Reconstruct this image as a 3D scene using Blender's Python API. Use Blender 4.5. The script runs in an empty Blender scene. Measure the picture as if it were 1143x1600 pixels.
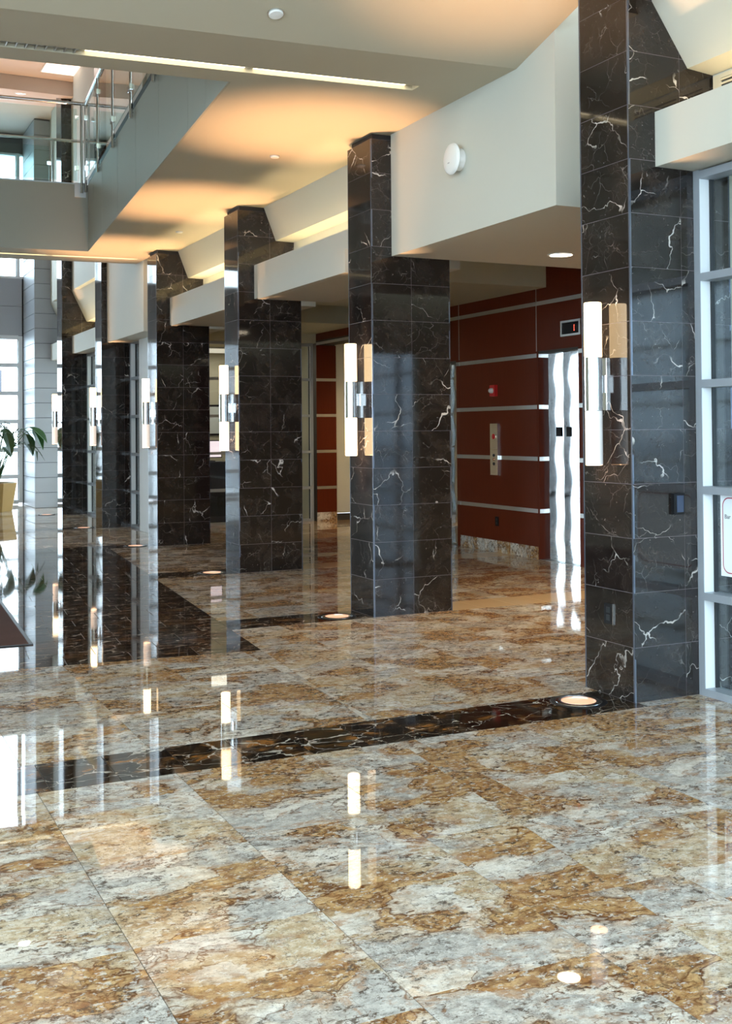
import bpy, bmesh, math, random
from mathutils import Matrix, Vector

random.seed(7)
scene = bpy.context.scene
COL = scene.collection

# ------------------------------------------------------------------ camera
cam_d = bpy.data.cameras.new('camera')
cam = bpy.data.objects.new('camera', cam_d)
COL.objects.link(cam)
FW = Vector((0.434193578576808, 0.900689109230814, 0.015331824277227622))
RT = Vector((0.9008194425840127, -0.4341208301927991, -0.007964713136292852))
UP = Vector((0.0005178660964064051, -0.017269432698192925, 0.9998507381149391))
cam.matrix_world = Matrix(((RT.x, UP.x, -FW.x, 0), (RT.y, UP.y, -FW.y, 0), (RT.z, UP.z, -FW.z, 1.5304), (0, 0, 0, 1)))
cam_d.sensor_fit = 'HORIZONTAL'
cam_d.sensor_width = 36.0
cam_d.lens = 1774.67 / 1143 * 36.0
cam_d.shift_x = 0.0
cam_d.shift_y = -(800 - 645.0) / 1143
cam_d.clip_start = 0.05
cam_d.clip_end = 500
scene.camera = cam

# ------------------------------------------------------------------ world, exposure
world = bpy.data.worlds.new('world')
scene.world = world
world.use_nodes = True
wn = world.node_tree
bg = wn.nodes['Background']
bg.inputs['Color'].default_value = (0.76, 0.88, 1.0, 1)
bg.inputs['Strength'].default_value = 4.2
scene.view_settings.view_transform = 'Standard'
scene.view_settings.look = 'None'
scene.view_settings.gamma = 1.0
scene.view_settings.exposure = 1.25
scene.view_settings.use_curve_mapping = False
scene.cycles.use_denoising = True
scene.cycles.max_bounces = 10
scene.cycles.diffuse_bounces = 4
scene.cycles.glossy_bounces = 6
scene.cycles.transparent_max_bounces = 16
scene.cycles.caustics_reflective = False
scene.cycles.caustics_refractive = False
scene.cycles.sample_clamp_indirect = 6.0

WARM = (1.0, 0.55, 0.28)
YEL = (1.0, 0.74, 0.40)

def portal(name, loc, size, rot):
    d = bpy.data.lights.new(name, 'AREA')
    d.shape = 'RECTANGLE'
    d.size, d.size_y = size
    d.cycles.is_portal = True
    o = bpy.data.objects.new(name, d)
    COL.objects.link(o)
    o.location = loc
    o.rotation_euler = rot
    return o

portal('daylight_portal', (0.6, -1.75, 2.6), (15.0, 5.0), (math.pi / 2, 0, 0))                    # behind the viewer
portal('daylight_portal', (-6.9, 2.6, 2.6), (8.6, 5.0), (math.pi / 2, 0, -math.pi / 2))         # side glazing
portal('daylight_portal', (8.15, 1.6, 1.5), (6.6, 2.9), (math.pi / 2, 0, math.pi / 2))          # outer side of the shop
portal('daylight_portal', (-1.4, 25.0, 3.8), (11.0, 7.5), (-math.pi / 2, 0, 0))                      # far end glazing

# ------------------------------------------------------------------ materials
class NT:
    def __init__(s, name):
        s.m = bpy.data.materials.new(name)
        s.m.use_nodes = True
        s.t = s.m.node_tree
        s.t.nodes.clear()
        s.out = s.n('ShaderNodeOutputMaterial')
    def n(s, t, **kw):
        x = s.t.nodes.new(t)
        for k, v in kw.items():
            if k in x.inputs:
                s.set(x.inputs[k], v)
            else:
                setattr(x, k, v)
        return x
    def set(s, inp, v):
        if isinstance(v, bpy.types.NodeSocket):
            s.t.links.new(v, inp)
        else:
            inp.default_value = v
    def math(s, op, a, b=0.0, c=0.0):
        x = s.t.nodes.new('ShaderNodeMath')
        x.operation = op
        s.set(x.inputs[0], a); s.set(x.inputs[1], b); s.set(x.inputs[2], c)
        return x.outputs[0]
    def vmath(s, op, a, b=(0, 0, 0)):
        x = s.t.nodes.new('ShaderNodeVectorMath')
        x.operation = op
        s.set(x.inputs[0], a)
        s.set(x.inputs[1], b)
        return x.outputs[0]
    def noise(s, v, scale, detail=4, rough=0.5, dist=0.0):
        x = s.t.nodes.new('ShaderNodeTexNoise')
        s.set(x.inputs['Vector'], v)
        x.inputs['Scale'].default_value = scale
        x.inputs['Detail'].default_value = detail
        x.inputs['Roughness'].default_value = rough
        x.inputs['Distortion'].default_value = dist
        return x.outputs
    def vor(s, v, scale, feature='DISTANCE_TO_EDGE'):
        x = s.t.nodes.new('ShaderNodeTexVoronoi')
        x.feature = feature
        s.set(x.inputs['Vector'], v)
        x.inputs['Scale'].default_value = scale
        return x.outputs['Distance']
    def ramp(s, f, stops, interp='LINEAR'):
        x = s.t.nodes.new('ShaderNodeValToRGB')
        x.color_ramp.interpolation = interp
        e = x.color_ramp.elements
        while len(e) < len(stops):
            e.new(0.5)
        for i, (p, c) in enumerate(stops):
            e[i].position = p
            e[i].color = (c, c, c, 1) if not isinstance(c, tuple) else (*c, 1)
        s.set(x.inputs[0], f)
        return x.outputs[0]
    def mix(s, f, a, b, mode='MIX'):
        x = s.t.nodes.new('ShaderNodeMix')
        x.data_type = 'RGBA'
        x.blend_type = mode
        s.set(x.inputs[0], f)
        s.set(x.inputs[6], a if not isinstance(a, tuple) else (*a, 1))
        s.set(x.inputs[7], b if not isinstance(b, tuple) else (*b, 1))
        return x.outputs[2]
    def step(s, v, lo, hi):
        x = s.t.nodes.new('ShaderNodeMapRange')
        x.interpolation_type = 'SMOOTHSTEP'
        s.set(x.inputs[0], v)
        x.inputs[1].default_value = lo
        x.inputs[2].default_value = hi
        return x.outputs[0]
    def bsdf(s, **kw):
        b = s.t.nodes.new('ShaderNodeBsdfPrincipled')
        for k, v in kw.items():
            key = k.replace('_', ' ')
            if isinstance(v, tuple) and len(v) == 3:
                v = (*v, 1)
            s.set(b.inputs[key], v)
        s.t.links.new(b.outputs[0], s.out.inputs[0])
        return b
    def bump(s, b, h, strength=0.2, dist=0.01):
        x = s.t.nodes.new('ShaderNodeBump')
        x.inputs['Strength'].default_value = strength
        x.inputs['Distance'].default_value = dist
        s.set(x.inputs['Height'], h)
        s.t.links.new(x.outputs[0], b.inputs['Normal'])
    def tilecoord(s):
        tc = s.n('ShaderNodeTexCoord').outputs['Object']
        r1 = s.n('ShaderNodeObjectInfo').outputs['Random']
        r2 = s.n('ShaderNodeNewGeometry').outputs['Random Per Island']
        r = s.math('ADD', r1, r2)
        cx = s.n('ShaderNodeCombineXYZ')
        s.set(cx.inputs[0], s.math('MULTIPLY', r, 37.0))
        s.set(cx.inputs[1], s.math('MULTIPLY', r, 91.0))
        s.set(cx.inputs[2], s.math('MULTIPLY', r, 53.0))
        return s.vmath('ADD', tc, cx.outputs[0]), r
    def objcoord(s):
        return s.n('ShaderNodeTexCoord').outputs['Object']

M = {}
def plain(name, col, rough=0.5, metal=0.0, bumpy=0.0, var=0.04, **kw):
    t = NT(name)
    c = t.objcoord()
    n = t.noise(c, 3.0, 5)
    lo = tuple(max(0, x * (1 - var)) for x in col)
    hi = tuple(min(1, x * (1 + var)) for x in col)
    b = t.bsdf(Base_Color=t.mix(n[0], lo, hi), Roughness=rough, Metallic=metal, **kw)
    if bumpy:
        t.bump(b, t.noise(c, 180.0, 3)[0], bumpy, 0.002)
    M[name] = t.m
    return t.m

def emis(name, col, strength, base=(0.8, 0.8, 0.8)):
    t = NT(name)
    t.bsdf(Base_Color=base, Roughness=0.3, Emission_Color=col, Emission_Strength=strength)
    M[name] = t.m
    return t.m

def make_marble(name, base1, base2, vein, rust, veins=1.0, rough=0.06, rustamt=0.0, spec=0.5, m1lo=0.48, sma=0.35, sx=(1, 1, 1), vw=1.0):
    t = NT(name)
    v, r = t.tilecoord()
    v = t.vmath('MULTIPLY', v, sx)
    warp = t.noise(v, 2.4, 4, 0.6)[1]
    w = t.vmath('ADD', v, t.vmath('MULTIPLY', t.vmath('SUBTRACT', warp, (0.5, 0.5, 0.5)), (0.34, 0.34, 0.34)))
    fine = t.noise(v, 16, 3, 0.6)[1]
    w = t.vmath('ADD', w, t.vmath('MULTIPLY', t.vmath('SUBTRACT', fine, (0.5, 0.5, 0.5)), (0.024, 0.024, 0.024)))
    cloud = t.noise(v, 4.5, 7, 0.65, 0.6)[0]
    base = t.mix(t.step(cloud, 0.35, 0.75), base1, base2)
    if rustamt:
        base = t.mix(t.math('MULTIPLY', t.step(t.noise(w, 5.0, 6, 0.65)[0], 0.50, 0.68), rustamt), base, rust)
    m1 = t.step(t.noise(v, 3.4, 3)[0], m1lo, m1lo + 0.12)
    m2 = t.step(t.noise(v, 5.5, 3)[0], 0.45, 0.65)
    wid = t.math('MULTIPLY', t.step(t.noise(v, 7, 3)[0], 0.48, 0.75), 0.016)
    big = t.math('MULTIPLY', t.step(t.math('SUBTRACT', t.vor(w, 2.3 if vw == 1.0 else 3.2), t.math('MULTIPLY', wid, vw)), 0.0045 * vw, 0.0), m1)
    sm = t.math('MULTIPLY', t.step(t.vor(t.vmath('ADD', w, (7.3, 1.1, 4.2)), 6.0), 0.007 * vw, 0.0), m2)
    web = t.math('MULTIPLY', t.step(t.vor(t.vmath('ADD', w, (1.3, 9.1, 2.2)), 17.0), 0.014, 0.0), t.step(cloud, 0.42, 0.7))
    ve = t.math('MAXIMUM', t.math('MULTIPLY', big, 0.95), t.math('MAXIMUM', t.math('MULTIPLY', sm, sma), t.math('MULTIPLY', web, 0.13)))
    col = t.mix(t.math('MULTIPLY', ve, veins), base, vein)
    sp = t.step(t.noise(v, 60, 2)[0], 0.70, 0.78)
    col = t.mix(t.math('MULTIPLY', sp, 0.25), col, vein)
    b = t.bsdf(Base_Color=col, Roughness=t.math('ADD', t.math('MULTIPLY', cloud, 0.05), rough), IOR=1.52, Specular_IOR_Level=spec)
    M[name] = t.m

make_marble('column_marble', (0.010, 0.0075, 0.0068), (0.030, 0.022, 0.018), (0.62, 0.58, 0.54), (0.2, 0.09, 0.03), 0.9, 0.03)
make_marble('strip_marble', (0.010, 0.007, 0.005), (0.035, 0.019, 0.010), (0.60, 0.54, 0.46), (0.30, 0.125, 0.030), 0.95, 0.015, 0.9, m1lo=0.33, sma=0.75, sx=(1, 1.7, 1), vw=2.0)
make_marble('field_marble', (0.016, 0.011, 0.008), (0.06, 0.032, 0.018), (0.50, 0.43, 0.36), (0.26, 0.11, 0.04), 0.9, 0.012, 0.75, m1lo=0.30, sma=0.85, sx=(1, 2.2, 1), vw=2.4)

def make_granite():
    t = NT('granite')
    v, r = t.tilecoord()
    st = t.vmath('MULTIPLY', v, (0.85, 1.2, 1.0))
    warp = t.noise(st, 1.8, 4, 0.55)[1]
    w = t.vmath('ADD', st, t.vmath('MULTIPLY', t.vmath('SUBTRACT', warp, (0.5, 0.5, 0.5)), (0.42, 0.42, 0.42)))
    fine = t.noise(st, 19, 8, 0.75)[0]
    fk = t.step(fine, 0.36, 0.64)
    cream = t.mix(fk, (0.46, 0.335, 0.19), (0.74, 0.63, 0.48))
    grey = t.mix(fk, (0.37, 0.345, 0.31), (0.66, 0.615, 0.55))
    white = t.mix(fk, (0.58, 0.51, 0.42), (0.86, 0.80, 0.71))
    ochre = t.mix(fk, (0.27, 0.105, 0.024), (0.60, 0.36, 0.135))
    rust = (0.14, 0.050, 0.012)
    z1 = t.noise(w, 2.0, 4, 0.5)[0]
    z2 = t.noise(t.vmath('ADD', w, (11.0, 4.0, 7.0)), 2.6, 5, 0.55)[0]
    z3 = t.noise(t.vmath('ADD', w, (2.0, 14.0, 5.0)), 3.4, 5, 0.6)[0]
    col = t.mix(t.step(z1, 0.44, 0.52), cream, grey)
    col = t.mix(t.step(z3, 0.53, 0.56), col, white)
    oz = t.math('ADD', z2, t.math('MULTIPLY', t.math('SUBTRACT', r, 1.0), 0.05))
    col = t.mix(t.math('MULTIPLY', t.step(oz, 0.45, 0.56), 0.45), col, ochre)
    col = t.mix(t.math('MULTIPLY', t.step(oz, 0.553, 0.572), 0.8), col, ochre)
    # rust seams along the patch edges
    brk = t.step(t.noise(v, 5.0, 3)[0], 0.34, 0.52)
    for zz, c, wd, a in ((oz, 0.556, 0.015, 1.0), (z3, 0.535, 0.010, 0.85), (z1, 0.50, 0.006, 0.75), (oz, 0.62, 0.016, 0.8), (z3, 0.44, 0.006, 0.7)):
        d = t.math('ABSOLUTE', t.math('SUBTRACT', zz, c))
        col = t.mix(t.math('MULTIPLY', t.step(d, wd, 0.0), t.math('MULTIPLY', brk, a)), col, rust)
    # warm staining between the grains
    stain = t.noise(t.vmath('ADD', w, (6, 1, 9)), 9, 6, 0.7)[0]
    col = t.mix(t.math('MULTIPLY', t.step(stain, 0.52, 0.64), 0.55), col, (0.42, 0.19, 0.06))
    # dark mineral clouds and crystals
    f2 = t.noise(t.vmath('ADD', st, (3, 5, 1)), 26, 6, 0.75)[0]
    patch = t.step(t.noise(v, 2.6, 3)[0], 0.38, 0.56)
    col = t.mix(t.math('MULTIPLY', t.step(f2, 0.53, 0.60), t.math('MULTIPLY', patch, 0.9)), col, (0.085, 0.055, 0.036))
    f4 = t.noise(t.vmath('ADD', st, (8, 2, 6)), 42, 4, 0.7)[0]
    col = t.mix(t.math('MULTIPLY', t.step(f4, 0.55, 0.64), 0.6), col, (0.80, 0.77, 0.71))
    cr = t.step(t.vor(t.vmath('ADD', w, t.vmath('MULTIPLY', t.noise(v, 26, 3)[1], (0.14, 0.14, 0.14))), 11.0), 0.03, 0.0)
    col = t.mix(t.math('MULTIPLY', cr, t.math('MULTIPLY', t.step(t.noise(v, 3.0, 2)[0], 0.45, 0.58), 0.6)), col, (0.09, 0.065, 0.05))
    f3 = t.noise(v, 130, 3, 0.75)[0]
    col = t.mix(t.math('MULTIPLY', t.step(f3, 0.57, 0.68), 0.6), col, (0.05, 0.042, 0.04))
    t.bsdf(Base_Color=col, Roughness=0.02, IOR=1.5, Specular_IOR_Level=0.55)
    M['granite'] = t.m
make_granite()

def make_wood():
    t = NT('mahogany')
    c = t.objcoord()
    s = t.vmath('MULTIPLY', c, (30, 30, 1.2))
    n = t.noise(s, 2.0, 6, 0.6, 0.3)[0]
    big = t.noise(c, 1.1, 3)[0]
    col = t.mix(n, (0.075, 0.010, 0.003), (0.15, 0.022, 0.006))
    col = t.mix(t.math('MULTIPLY', big, 0.35), col, (0.20, 0.036, 0.009))
    t.bsdf(Base_Color=col, Roughness=0.42, Specular_IOR_Level=0.18)
    M['mahogany'] = t.m
make_wood()

def make_glass(name, tint, refl=1.0):
    t = NT(name)
    tr = t.n('ShaderNodeBsdfTransparent')
    tr.inputs[0].default_value = (*tint, 1)
    gl = t.n('ShaderNodeBsdfGlossy')
    gl.inputs['Roughness'].default_value = 0.0
    fr = t.n('ShaderNodeFresnel')
    bf = t.n('ShaderNodeNewGeometry').outputs['Backfacing']
    t.set(fr.inputs[0], t.math('ADD', 1.5, t.math('MULTIPLY', bf, 1 / 1.5 - 1.5)))     # same reflectance from both sides
    mx = t.n('ShaderNodeMixShader')
    t.set(mx.inputs[0], t.math('MULTIPLY', fr.outputs[0], refl))
    t.t.links.new(tr.outputs[0], mx.inputs[1])
    t.t.links.new(gl.outputs[0], mx.inputs[2])
    t.t.links.new(mx.outputs[0], t.out.inputs[0])
    M[name] = t.m
make_glass('window_glass', (0.93, 0.97, 0.97))
make_glass('tinted_glass', (0.50, 0.56, 0.60))
make_glass('rail_glass', (0.84, 0.93, 0.92))

def make_steel_door():
    t = NT('mirror_steel')
    c = t.objcoord()
    b = t.bsdf(Base_Color=(0.82, 0.83, 0.84), Metallic=1.0, Roughness=0.06)
    M['mirror_steel'] = t.m
make_steel_door()

plain('ceiling_paint', (0.50, 0.455, 0.345), 0.7, var=0.015)
plain('upper_paint', (0.72, 0.62, 0.55), 0.7, var=0.015)
plain('bulkhead_paint', (0.58, 0.582, 0.515), 0.65, var=0.015)
plain('fascia_paint', (0.44, 0.435, 0.37), 0.6, var=0.02)
plain('wall_paint', (0.62, 0.58, 0.46), 0.7, var=0.02)
plain('soffit_paint', (0.52, 0.52, 0.40), 0.7, var=0.02)
plain('column_grout', (0.15, 0.125, 0.135), 0.5)
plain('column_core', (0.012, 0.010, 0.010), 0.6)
plain('corner_trim', (0.16, 0.18, 0.23), 0.12, 0.6)
plain('floor_grout', (0.20, 0.17, 0.14), 0.6)
plain('tan_stone', (0.62, 0.45, 0.27), 0.03, var=0.1, IOR=1.5)
plain('aluminium', (0.62, 0.62, 0.60), 0.28, 0.9)
plain('frame_metal', (0.36, 0.395, 0.44), 0.4, 0.3)
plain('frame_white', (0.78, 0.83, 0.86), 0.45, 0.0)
plain('gasket', (0.015, 0.017, 0.02), 0.5)
plain('chrome', (0.86, 0.87, 0.88), 0.04, 1.0, var=0.0)
plain('brushed_steel', (0.78, 0.79, 0.80), 0.16, 1.0)
plain('panel_metal', (0.40, 0.425, 0.46), 0.42, 0.25, var=0.03)
plain('panel_joint', (0.05, 0.055, 0.065), 0.6)
plain('black_plastic', (0.008, 0.008, 0.009), 0.45, Specular_IOR_Level=0.2)
plain('dark_screen', (0.03, 0.05, 0.10), 0.08)
plain('white_plastic', (0.82, 0.82, 0.80), 0.4)
plain('red_plastic', (0.55, 0.02, 0.02), 0.3)
plain('clear_lens', (0.75, 0.72, 0.68), 0.1)
plain('mat_brown', (0.10, 0.055, 0.045), 0.9, bumpy=0.5, var=0.2, Specular_IOR_Level=0.05)
plain('opal_off', (0.86, 0.85, 0.84), 0.25, var=0.0)
plain('planter_glaze', (0.36, 0.22, 0.06), 0.35, var=0.15)
plain('soil', (0.03, 0.02, 0.014), 0.95, bumpy=0.6)
plain('leaf_dark', (0.010, 0.036, 0.008), 0.35, var=0.3)
plain('leaf_mid', (0.020, 0.065, 0.012), 0.35, var=0.3)
plain('stem_green', (0.06, 0.12, 0.035), 0.5)
plain('copper', (0.62, 0.33, 0.2), 0.2, 0.9)
plain('sign_white', (0.80, 0.85, 0.88), 0.4, var=0.0)
plain('sign_red', (0.35, 0.02, 0.06), 0.4)
plain('sign_ink', (0.05, 0.05, 0.06), 0.5)
plain('desk_dark', (0.018, 0.015, 0.016), 0.3)
plain('vent_cream', (0.66, 0.58, 0.42), 0.5)
plain('concrete', (0.55, 0.56, 0.57), 0.8, var=0.1)
plain('facade_pale', (0.62, 0.64, 0.66), 0.7, var=0.06)
plain('facade_dark', (0.10, 0.11, 0.13), 0.2)
plain('brick_red', (0.24, 0.09, 0.06), 0.8, var=0.2)
plain('bark', (0.06, 0.045, 0.035), 0.9, var=0.3)
plain('dark_base', (0.05, 0.045, 0.04), 0.5)
emis('sconce_lit', (1.0, 0.70, 0.37), 3.2)
emis('sconce_dim', (1.0, 0.78, 0.62), 0.25)
emis('slot_lit', (1.0, 0.84, 0.55), 2.4)
emis('down_lit', (1.0, 0.86, 0.62), 4.0)
emis('up_lens', (1.0, 0.50, 0.30), 0.42, (0.5, 0.3, 0.2))
emis('troffer_lit', (1.0, 0.78, 0.66), 0.7)
emis('office_fill_lit', (1.0, 0.88, 0.72), 0.25)
emis('cove_tube', (1.0, 0.78, 0.45), 3.0)
emis('pendant_lit', (1.0, 0.62, 0.22), 0.8)
emis('red_digit', (1.0, 0.06, 0.02), 1.5)
emis('monitor_lit', (0.9, 0.7, 0.75), 0.5)
plain('louver_grey', (0.45, 0.45, 0.47), 0.3, 0.6)

# ------------------------------------------------------------------ mesh helpers
def mesh(name, verts, faces, mat, parent=None, loc=None, smooth=False, link=True):
    me = bpy.data.meshes.new(name)
    me.from_pydata([tuple(v) for v in verts], [], faces)
    bm = bmesh.new()
    bm.from_mesh(me)
    bmesh.ops.recalc_face_normals(bm, faces=bm.faces)
    bm.to_mesh(me)
    bm.free()
    if smooth:
        for p in me.polygons:
            p.use_smooth = True
    for m in (mat if isinstance(mat, (list, tuple)) else [mat]):
        me.materials.append(M[m] if isinstance(m, str) else m)
    o = bpy.data.objects.new(name, me)
    COL.objects.link(o)
    if loc is not None:
        o.location = loc
    if parent is not None:
        o.parent = parent
    return o

class MB:
    """collects simple solids, builds one mesh object"""
    def __init__(s):
        s.v, s.f = [], []
    def add(s, v, f):
        k = len(s.v)
        s.v += [tuple(x) for x in v]
        s.f += [tuple(i + k for i in q) for q in f]
        return s
    def box(s, x0, x1, y0, y1, z0, z1):
        return s.add([(x0, y0, z0), (x1, y0, z0), (x1, y1, z0), (x0, y1, z0), (x0, y0, z1), (x1, y0, z1), (x1, y1, z1), (x0, y1, z1)],
                     [(0, 3, 2, 1), (4, 5, 6, 7), (0, 1, 5, 4), (1, 2, 6, 5), (2, 3, 7, 6), (3, 0, 4, 7)])
    def prism(s, poly, z0, z1):
        n = len(poly)
        return s.add([(x, y, z0) for x, y in poly] + [(x, y, z1) for x, y in poly],
                     [tuple(range(n))[::-1], tuple(range(n, 2 * n))] + [(i, (i + 1) % n, n + (i + 1) % n, n + i) for i in range(n)])
    def prism_y(s, prof, y0, y1):
        n = len(prof)
        return s.add([(x, y0, z) for x, z in prof] + [(x, y1, z) for x, z in prof],
                     [tuple(range(n))[::-1], tuple(range(n, 2 * n))] + [(i, (i + 1) % n, n + (i + 1) % n, n + i) for i in range(n)])
    def lathe(s, prof, seg=24, axis='Z', c=(0, 0, 0)):
        """prof: (radius, height) list; closed with caps where radius > 0"""
        vs, fs = [], []
        for r, h in prof:
            for i in range(seg):
                a = 2 * math.pi * i / seg
                p = (r * math.cos(a), r * math.sin(a), h)
                if axis == 'X':
                    p = (h, p[0], p[1])
                elif axis == 'Y':
                    p = (p[0], h, p[1])
                vs.append((p[0] + c[0], p[1] + c[1], p[2] + c[2]))
        for k in range(len(prof) - 1):
            for i in range(seg):
                j = (i + 1) % seg
                fs.append((k * seg + i, k * seg + j, (k + 1) * seg + j, (k + 1) * seg + i))
        if prof[0][0] > 1e-6:
            fs.append(tuple(range(seg))[::-1])
        if prof[-1][0] > 1e-6:
            b = (len(prof) - 1) * seg
            fs.append(tuple(range(b, b + seg)))
        return s.add(vs, fs)
    def tube(s, pts, r, seg=10):
        pts = [Vector(p) for p in pts]
        rs = r if isinstance(r, (list, tuple)) else [r] * len(pts)
        vs, fs = [], []
        for k, p in enumerate(pts):
            d = (pts[min(k + 1, len(pts) - 1)] - pts[max(k - 1, 0)]).normalized()
            a = d.cross(Vector((0, 0, 1)))
            if a.length < 1e-3:
                a = d.cross(Vector((1, 0, 0)))
            a.normalize()
            b = d.cross(a).normalized()
            for i in range(seg):
                t = 2 * math.pi * i / seg
                vs.append(p + (a * math.cos(t) + b * math.sin(t)) * rs[k])
        for k in range(len(pts) - 1):
            for i in range(seg):
                j = (i + 1) % seg
                fs.append((k * seg + i, k * seg + j, (k + 1) * seg + j, (k + 1) * seg + i))
        fs.append(tuple(range(seg))[::-1])
        b = (len(pts) - 1) * seg
        fs.append(tuple(range(b, b + seg)))
        return s.add(vs, fs)
    def build(s, name, mat, parent=None, loc=None, smooth=False):
        return mesh(name, s.v, s.f, mat, parent, loc, smooth)

def box(name, mat, x0, x1, y0, y1, z0, z1, parent=None):
    return MB().box(x0, x1, y0, y1, z0, z1).build(name, mat, parent)

def empty(name, loc=(0, 0, 0), rz=0.0, parent=None):
    o = bpy.data.objects.new(name, None)
    o.empty_display_size = 0.1
    COL.objects.link(o)
    o.location = loc
    o.rotation_euler = (0, 0, rz)
    if parent:
        o.parent = parent
    return o

def tag(o, label, cat, group=None, kind='thing'):
    o['label'] = label
    o['category'] = cat
    o['kind'] = kind
    if group:
        o['group'] = group
    return o

def struct(o, label=None):
    o['kind'] = 'structure'
    if label:
        o['label'] = label
    return o

def auto_smooth(o, deg=40):
    for p in o.data.polygons:
        p.use_smooth = True
    try:
        o.data.set_sharp_from_angle(angle=math.radians(deg))
    except Exception:
        pass
    return o

def lamp(name, kind, loc, energy, color, parent=None, rot=(0, 0, 0), **kw):
    d = bpy.data.lights.new(name, kind)
    d.energy = energy
    d.color = color
    for k, v in kw.items():
        setattr(d, k, v)
    o = bpy.data.objects.new(name, d)
    COL.objects.link(o)
    o.location = loc
    o.rotation_euler = rot
    if parent:
        o.parent = parent
    return o

# ------------------------------------------------------------------ layout constants
X0, X1 = 4.09, 4.827              # column faces
Y0, S, DY = 5.069, 3.29, 0.4525   # first column front, spacing, depth
TH = 0.3043                       # marble course height
def CY(k):
    return Y0 + S * k
XR = 7.60                         # elevator wall
YB = 17.70                        # rear storefront
XG = 4.55                         # shop front line
ZC = 3.98                         # main ceiling
SL = -0.0888                      # slope of the skewed lines (rotated about five degrees)
def ln(px, py, x):
    return py + SL * (x - px)
Q = (3.303, 15.444)
V1 = (2.604, 7.546)
VX, VY = -0.0885, -0.9961         # along the void edge, towards the viewer
EX, EY = -0.9961, 0.0885          # across

# ------------------------------------------------------------------ floor
floor = MB().box(-7.2, 9.6, -2.0, 25.4, -0.12, -0.004).build('floor', 'floor_grout')
struct(floor, 'polished stone tile floor of the lobby')

def clip(poly, a, b, c):
    """keep a*x + b*y + c >= 0"""
    out = []
    for i in range(len(poly)):
        p, q = poly[i], poly[(i + 1) % len(poly)]
        dp, dq = a * p[0] + b * p[1] + c, a * q[0] + b * q[1] + c
        if dp >= 0:
            out.append(p)
        if (dp >= 0) != (dq >= 0):
            t = dp / (dp - dq)
            out.append((p[0] + t * (q[0] - p[0]), p[1] + t * (q[1] - p[1])))
    return out

def area(poly):
    return 0.5 * abs(sum(poly[i][0] * poly[(i + 1) % len(poly)][1] - poly[(i + 1) % len(poly)][0] * poly[i][1] for i in range(len(poly))))

GAP = 0.0014
tile_rest = {'granite': MB(), 'field_marble': MB(), 'strip_marble': MB(), 'tan_stone': MB()}
tile_n = {}
def floor_tile(poly, mat, name, tilt=0.0007):
    """one slab of the floor; far or unseen ones are joined"""
    if len(poly) < 3 or area(poly) < 0.004:
        return
    cx = sum(p[0] for p in poly) / len(poly)
    cy = sum(p[1] for p in poly) / len(poly)
    # shrink for the joint
    pts = []
    for x, y in poly:
        dx, dy = cx - x, cy - y
        d = math.hypot(dx, dy) or 1
        g = GAP * (1.4 if mat == 'granite' else 2.4)
        pts.append((x + dx / d * g, y + dy / d * g))
    seen = cx > 0.30 * cy - 1.0 and cx < 1.0 + cy * 0.92 and 1.7 < cy < (13.9 if mat == 'granite' else 11.6 if mat == 'field_marble' else 16)
    if not seen:
        tile_rest[mat].prism(pts, -0.02, 0.0)
        return
    o = MB().prism([(x - cx, y - cy) for x, y in pts], -0.02, 0.0).build(name, mat, floor, (cx, cy, 0))
    o.rotation_euler = (random.uniform(-tilt, tilt), random.uniform(-tilt, tilt), 0)
    tile_n[name] = tile_n.get(name, 0) + 1

SW = 0.435                              # width of the marble strips
FN = (2.79, 7.495)                      # dark field: near right corner
fdx, fdy = 0.0893, 0.996                # field direction away from the viewer
# right edge of field: line through FN along (fdx, fdy); near edge through FN along (-fdy, fdx)
def split_field(poly):
    """pieces of a granite slab outside of the dark field"""
    res = []
    right = clip(poly, fdy, -fdx, -(fdy * FN[0] - fdx * FN[1]))          # to the right of the right edge
    left = clip(poly, -fdy, fdx, (fdy * FN[0] - fdx * FN[1]))
    if right:
        res.append(right)
    if left:
        near = clip(left, -fdx, -fdy, fdx * FN[0] + fdy * FN[1])
        if near:
            res.append(near)
        far = clip(left, 0, 1, -14.94)
        if far:
            res.append(far)
    return res

# granite: rows 0.606 wide along X, slabs 0.68 long, offset row by row
bands = [(-1.8, CY(0) - 0.09)] + [(CY(k) - (0.09 if k == 0 else 0.0) + SW, CY(k + 1)) for k in range(5)] + [(CY(5) + SW, 25.3)]
offs = {0: 3.355, 1: 3.355, 2: 2.725, 3: 3.08, 4: 2.85}
for i in range(-13, 15):
    xa = 0.232 + 0.6055 * (i)
    xb = xa + 0.6055
    base = offs.get(i, 2.4 + 0.37 * (i % 3) + 0.11 * (i % 5))
    j0 = int((-7.2 - base) / 0.68) - 1
    for j in range(j0, j0 + 52):
        ya, yb = base + 0.68 * j, base + 0.68 * (j + 1)
        for b0, b1 in bands:
            y0, y1 = max(ya, b0), min(yb, b1)
            if y1 - y0 < 0.03:
                continue
            for pc in split_field([(xa, y0), (xb, y0), (xb, y1), (xa, y1)]):
                floor_tile(pc, 'granite', 'granite_tile')
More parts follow.
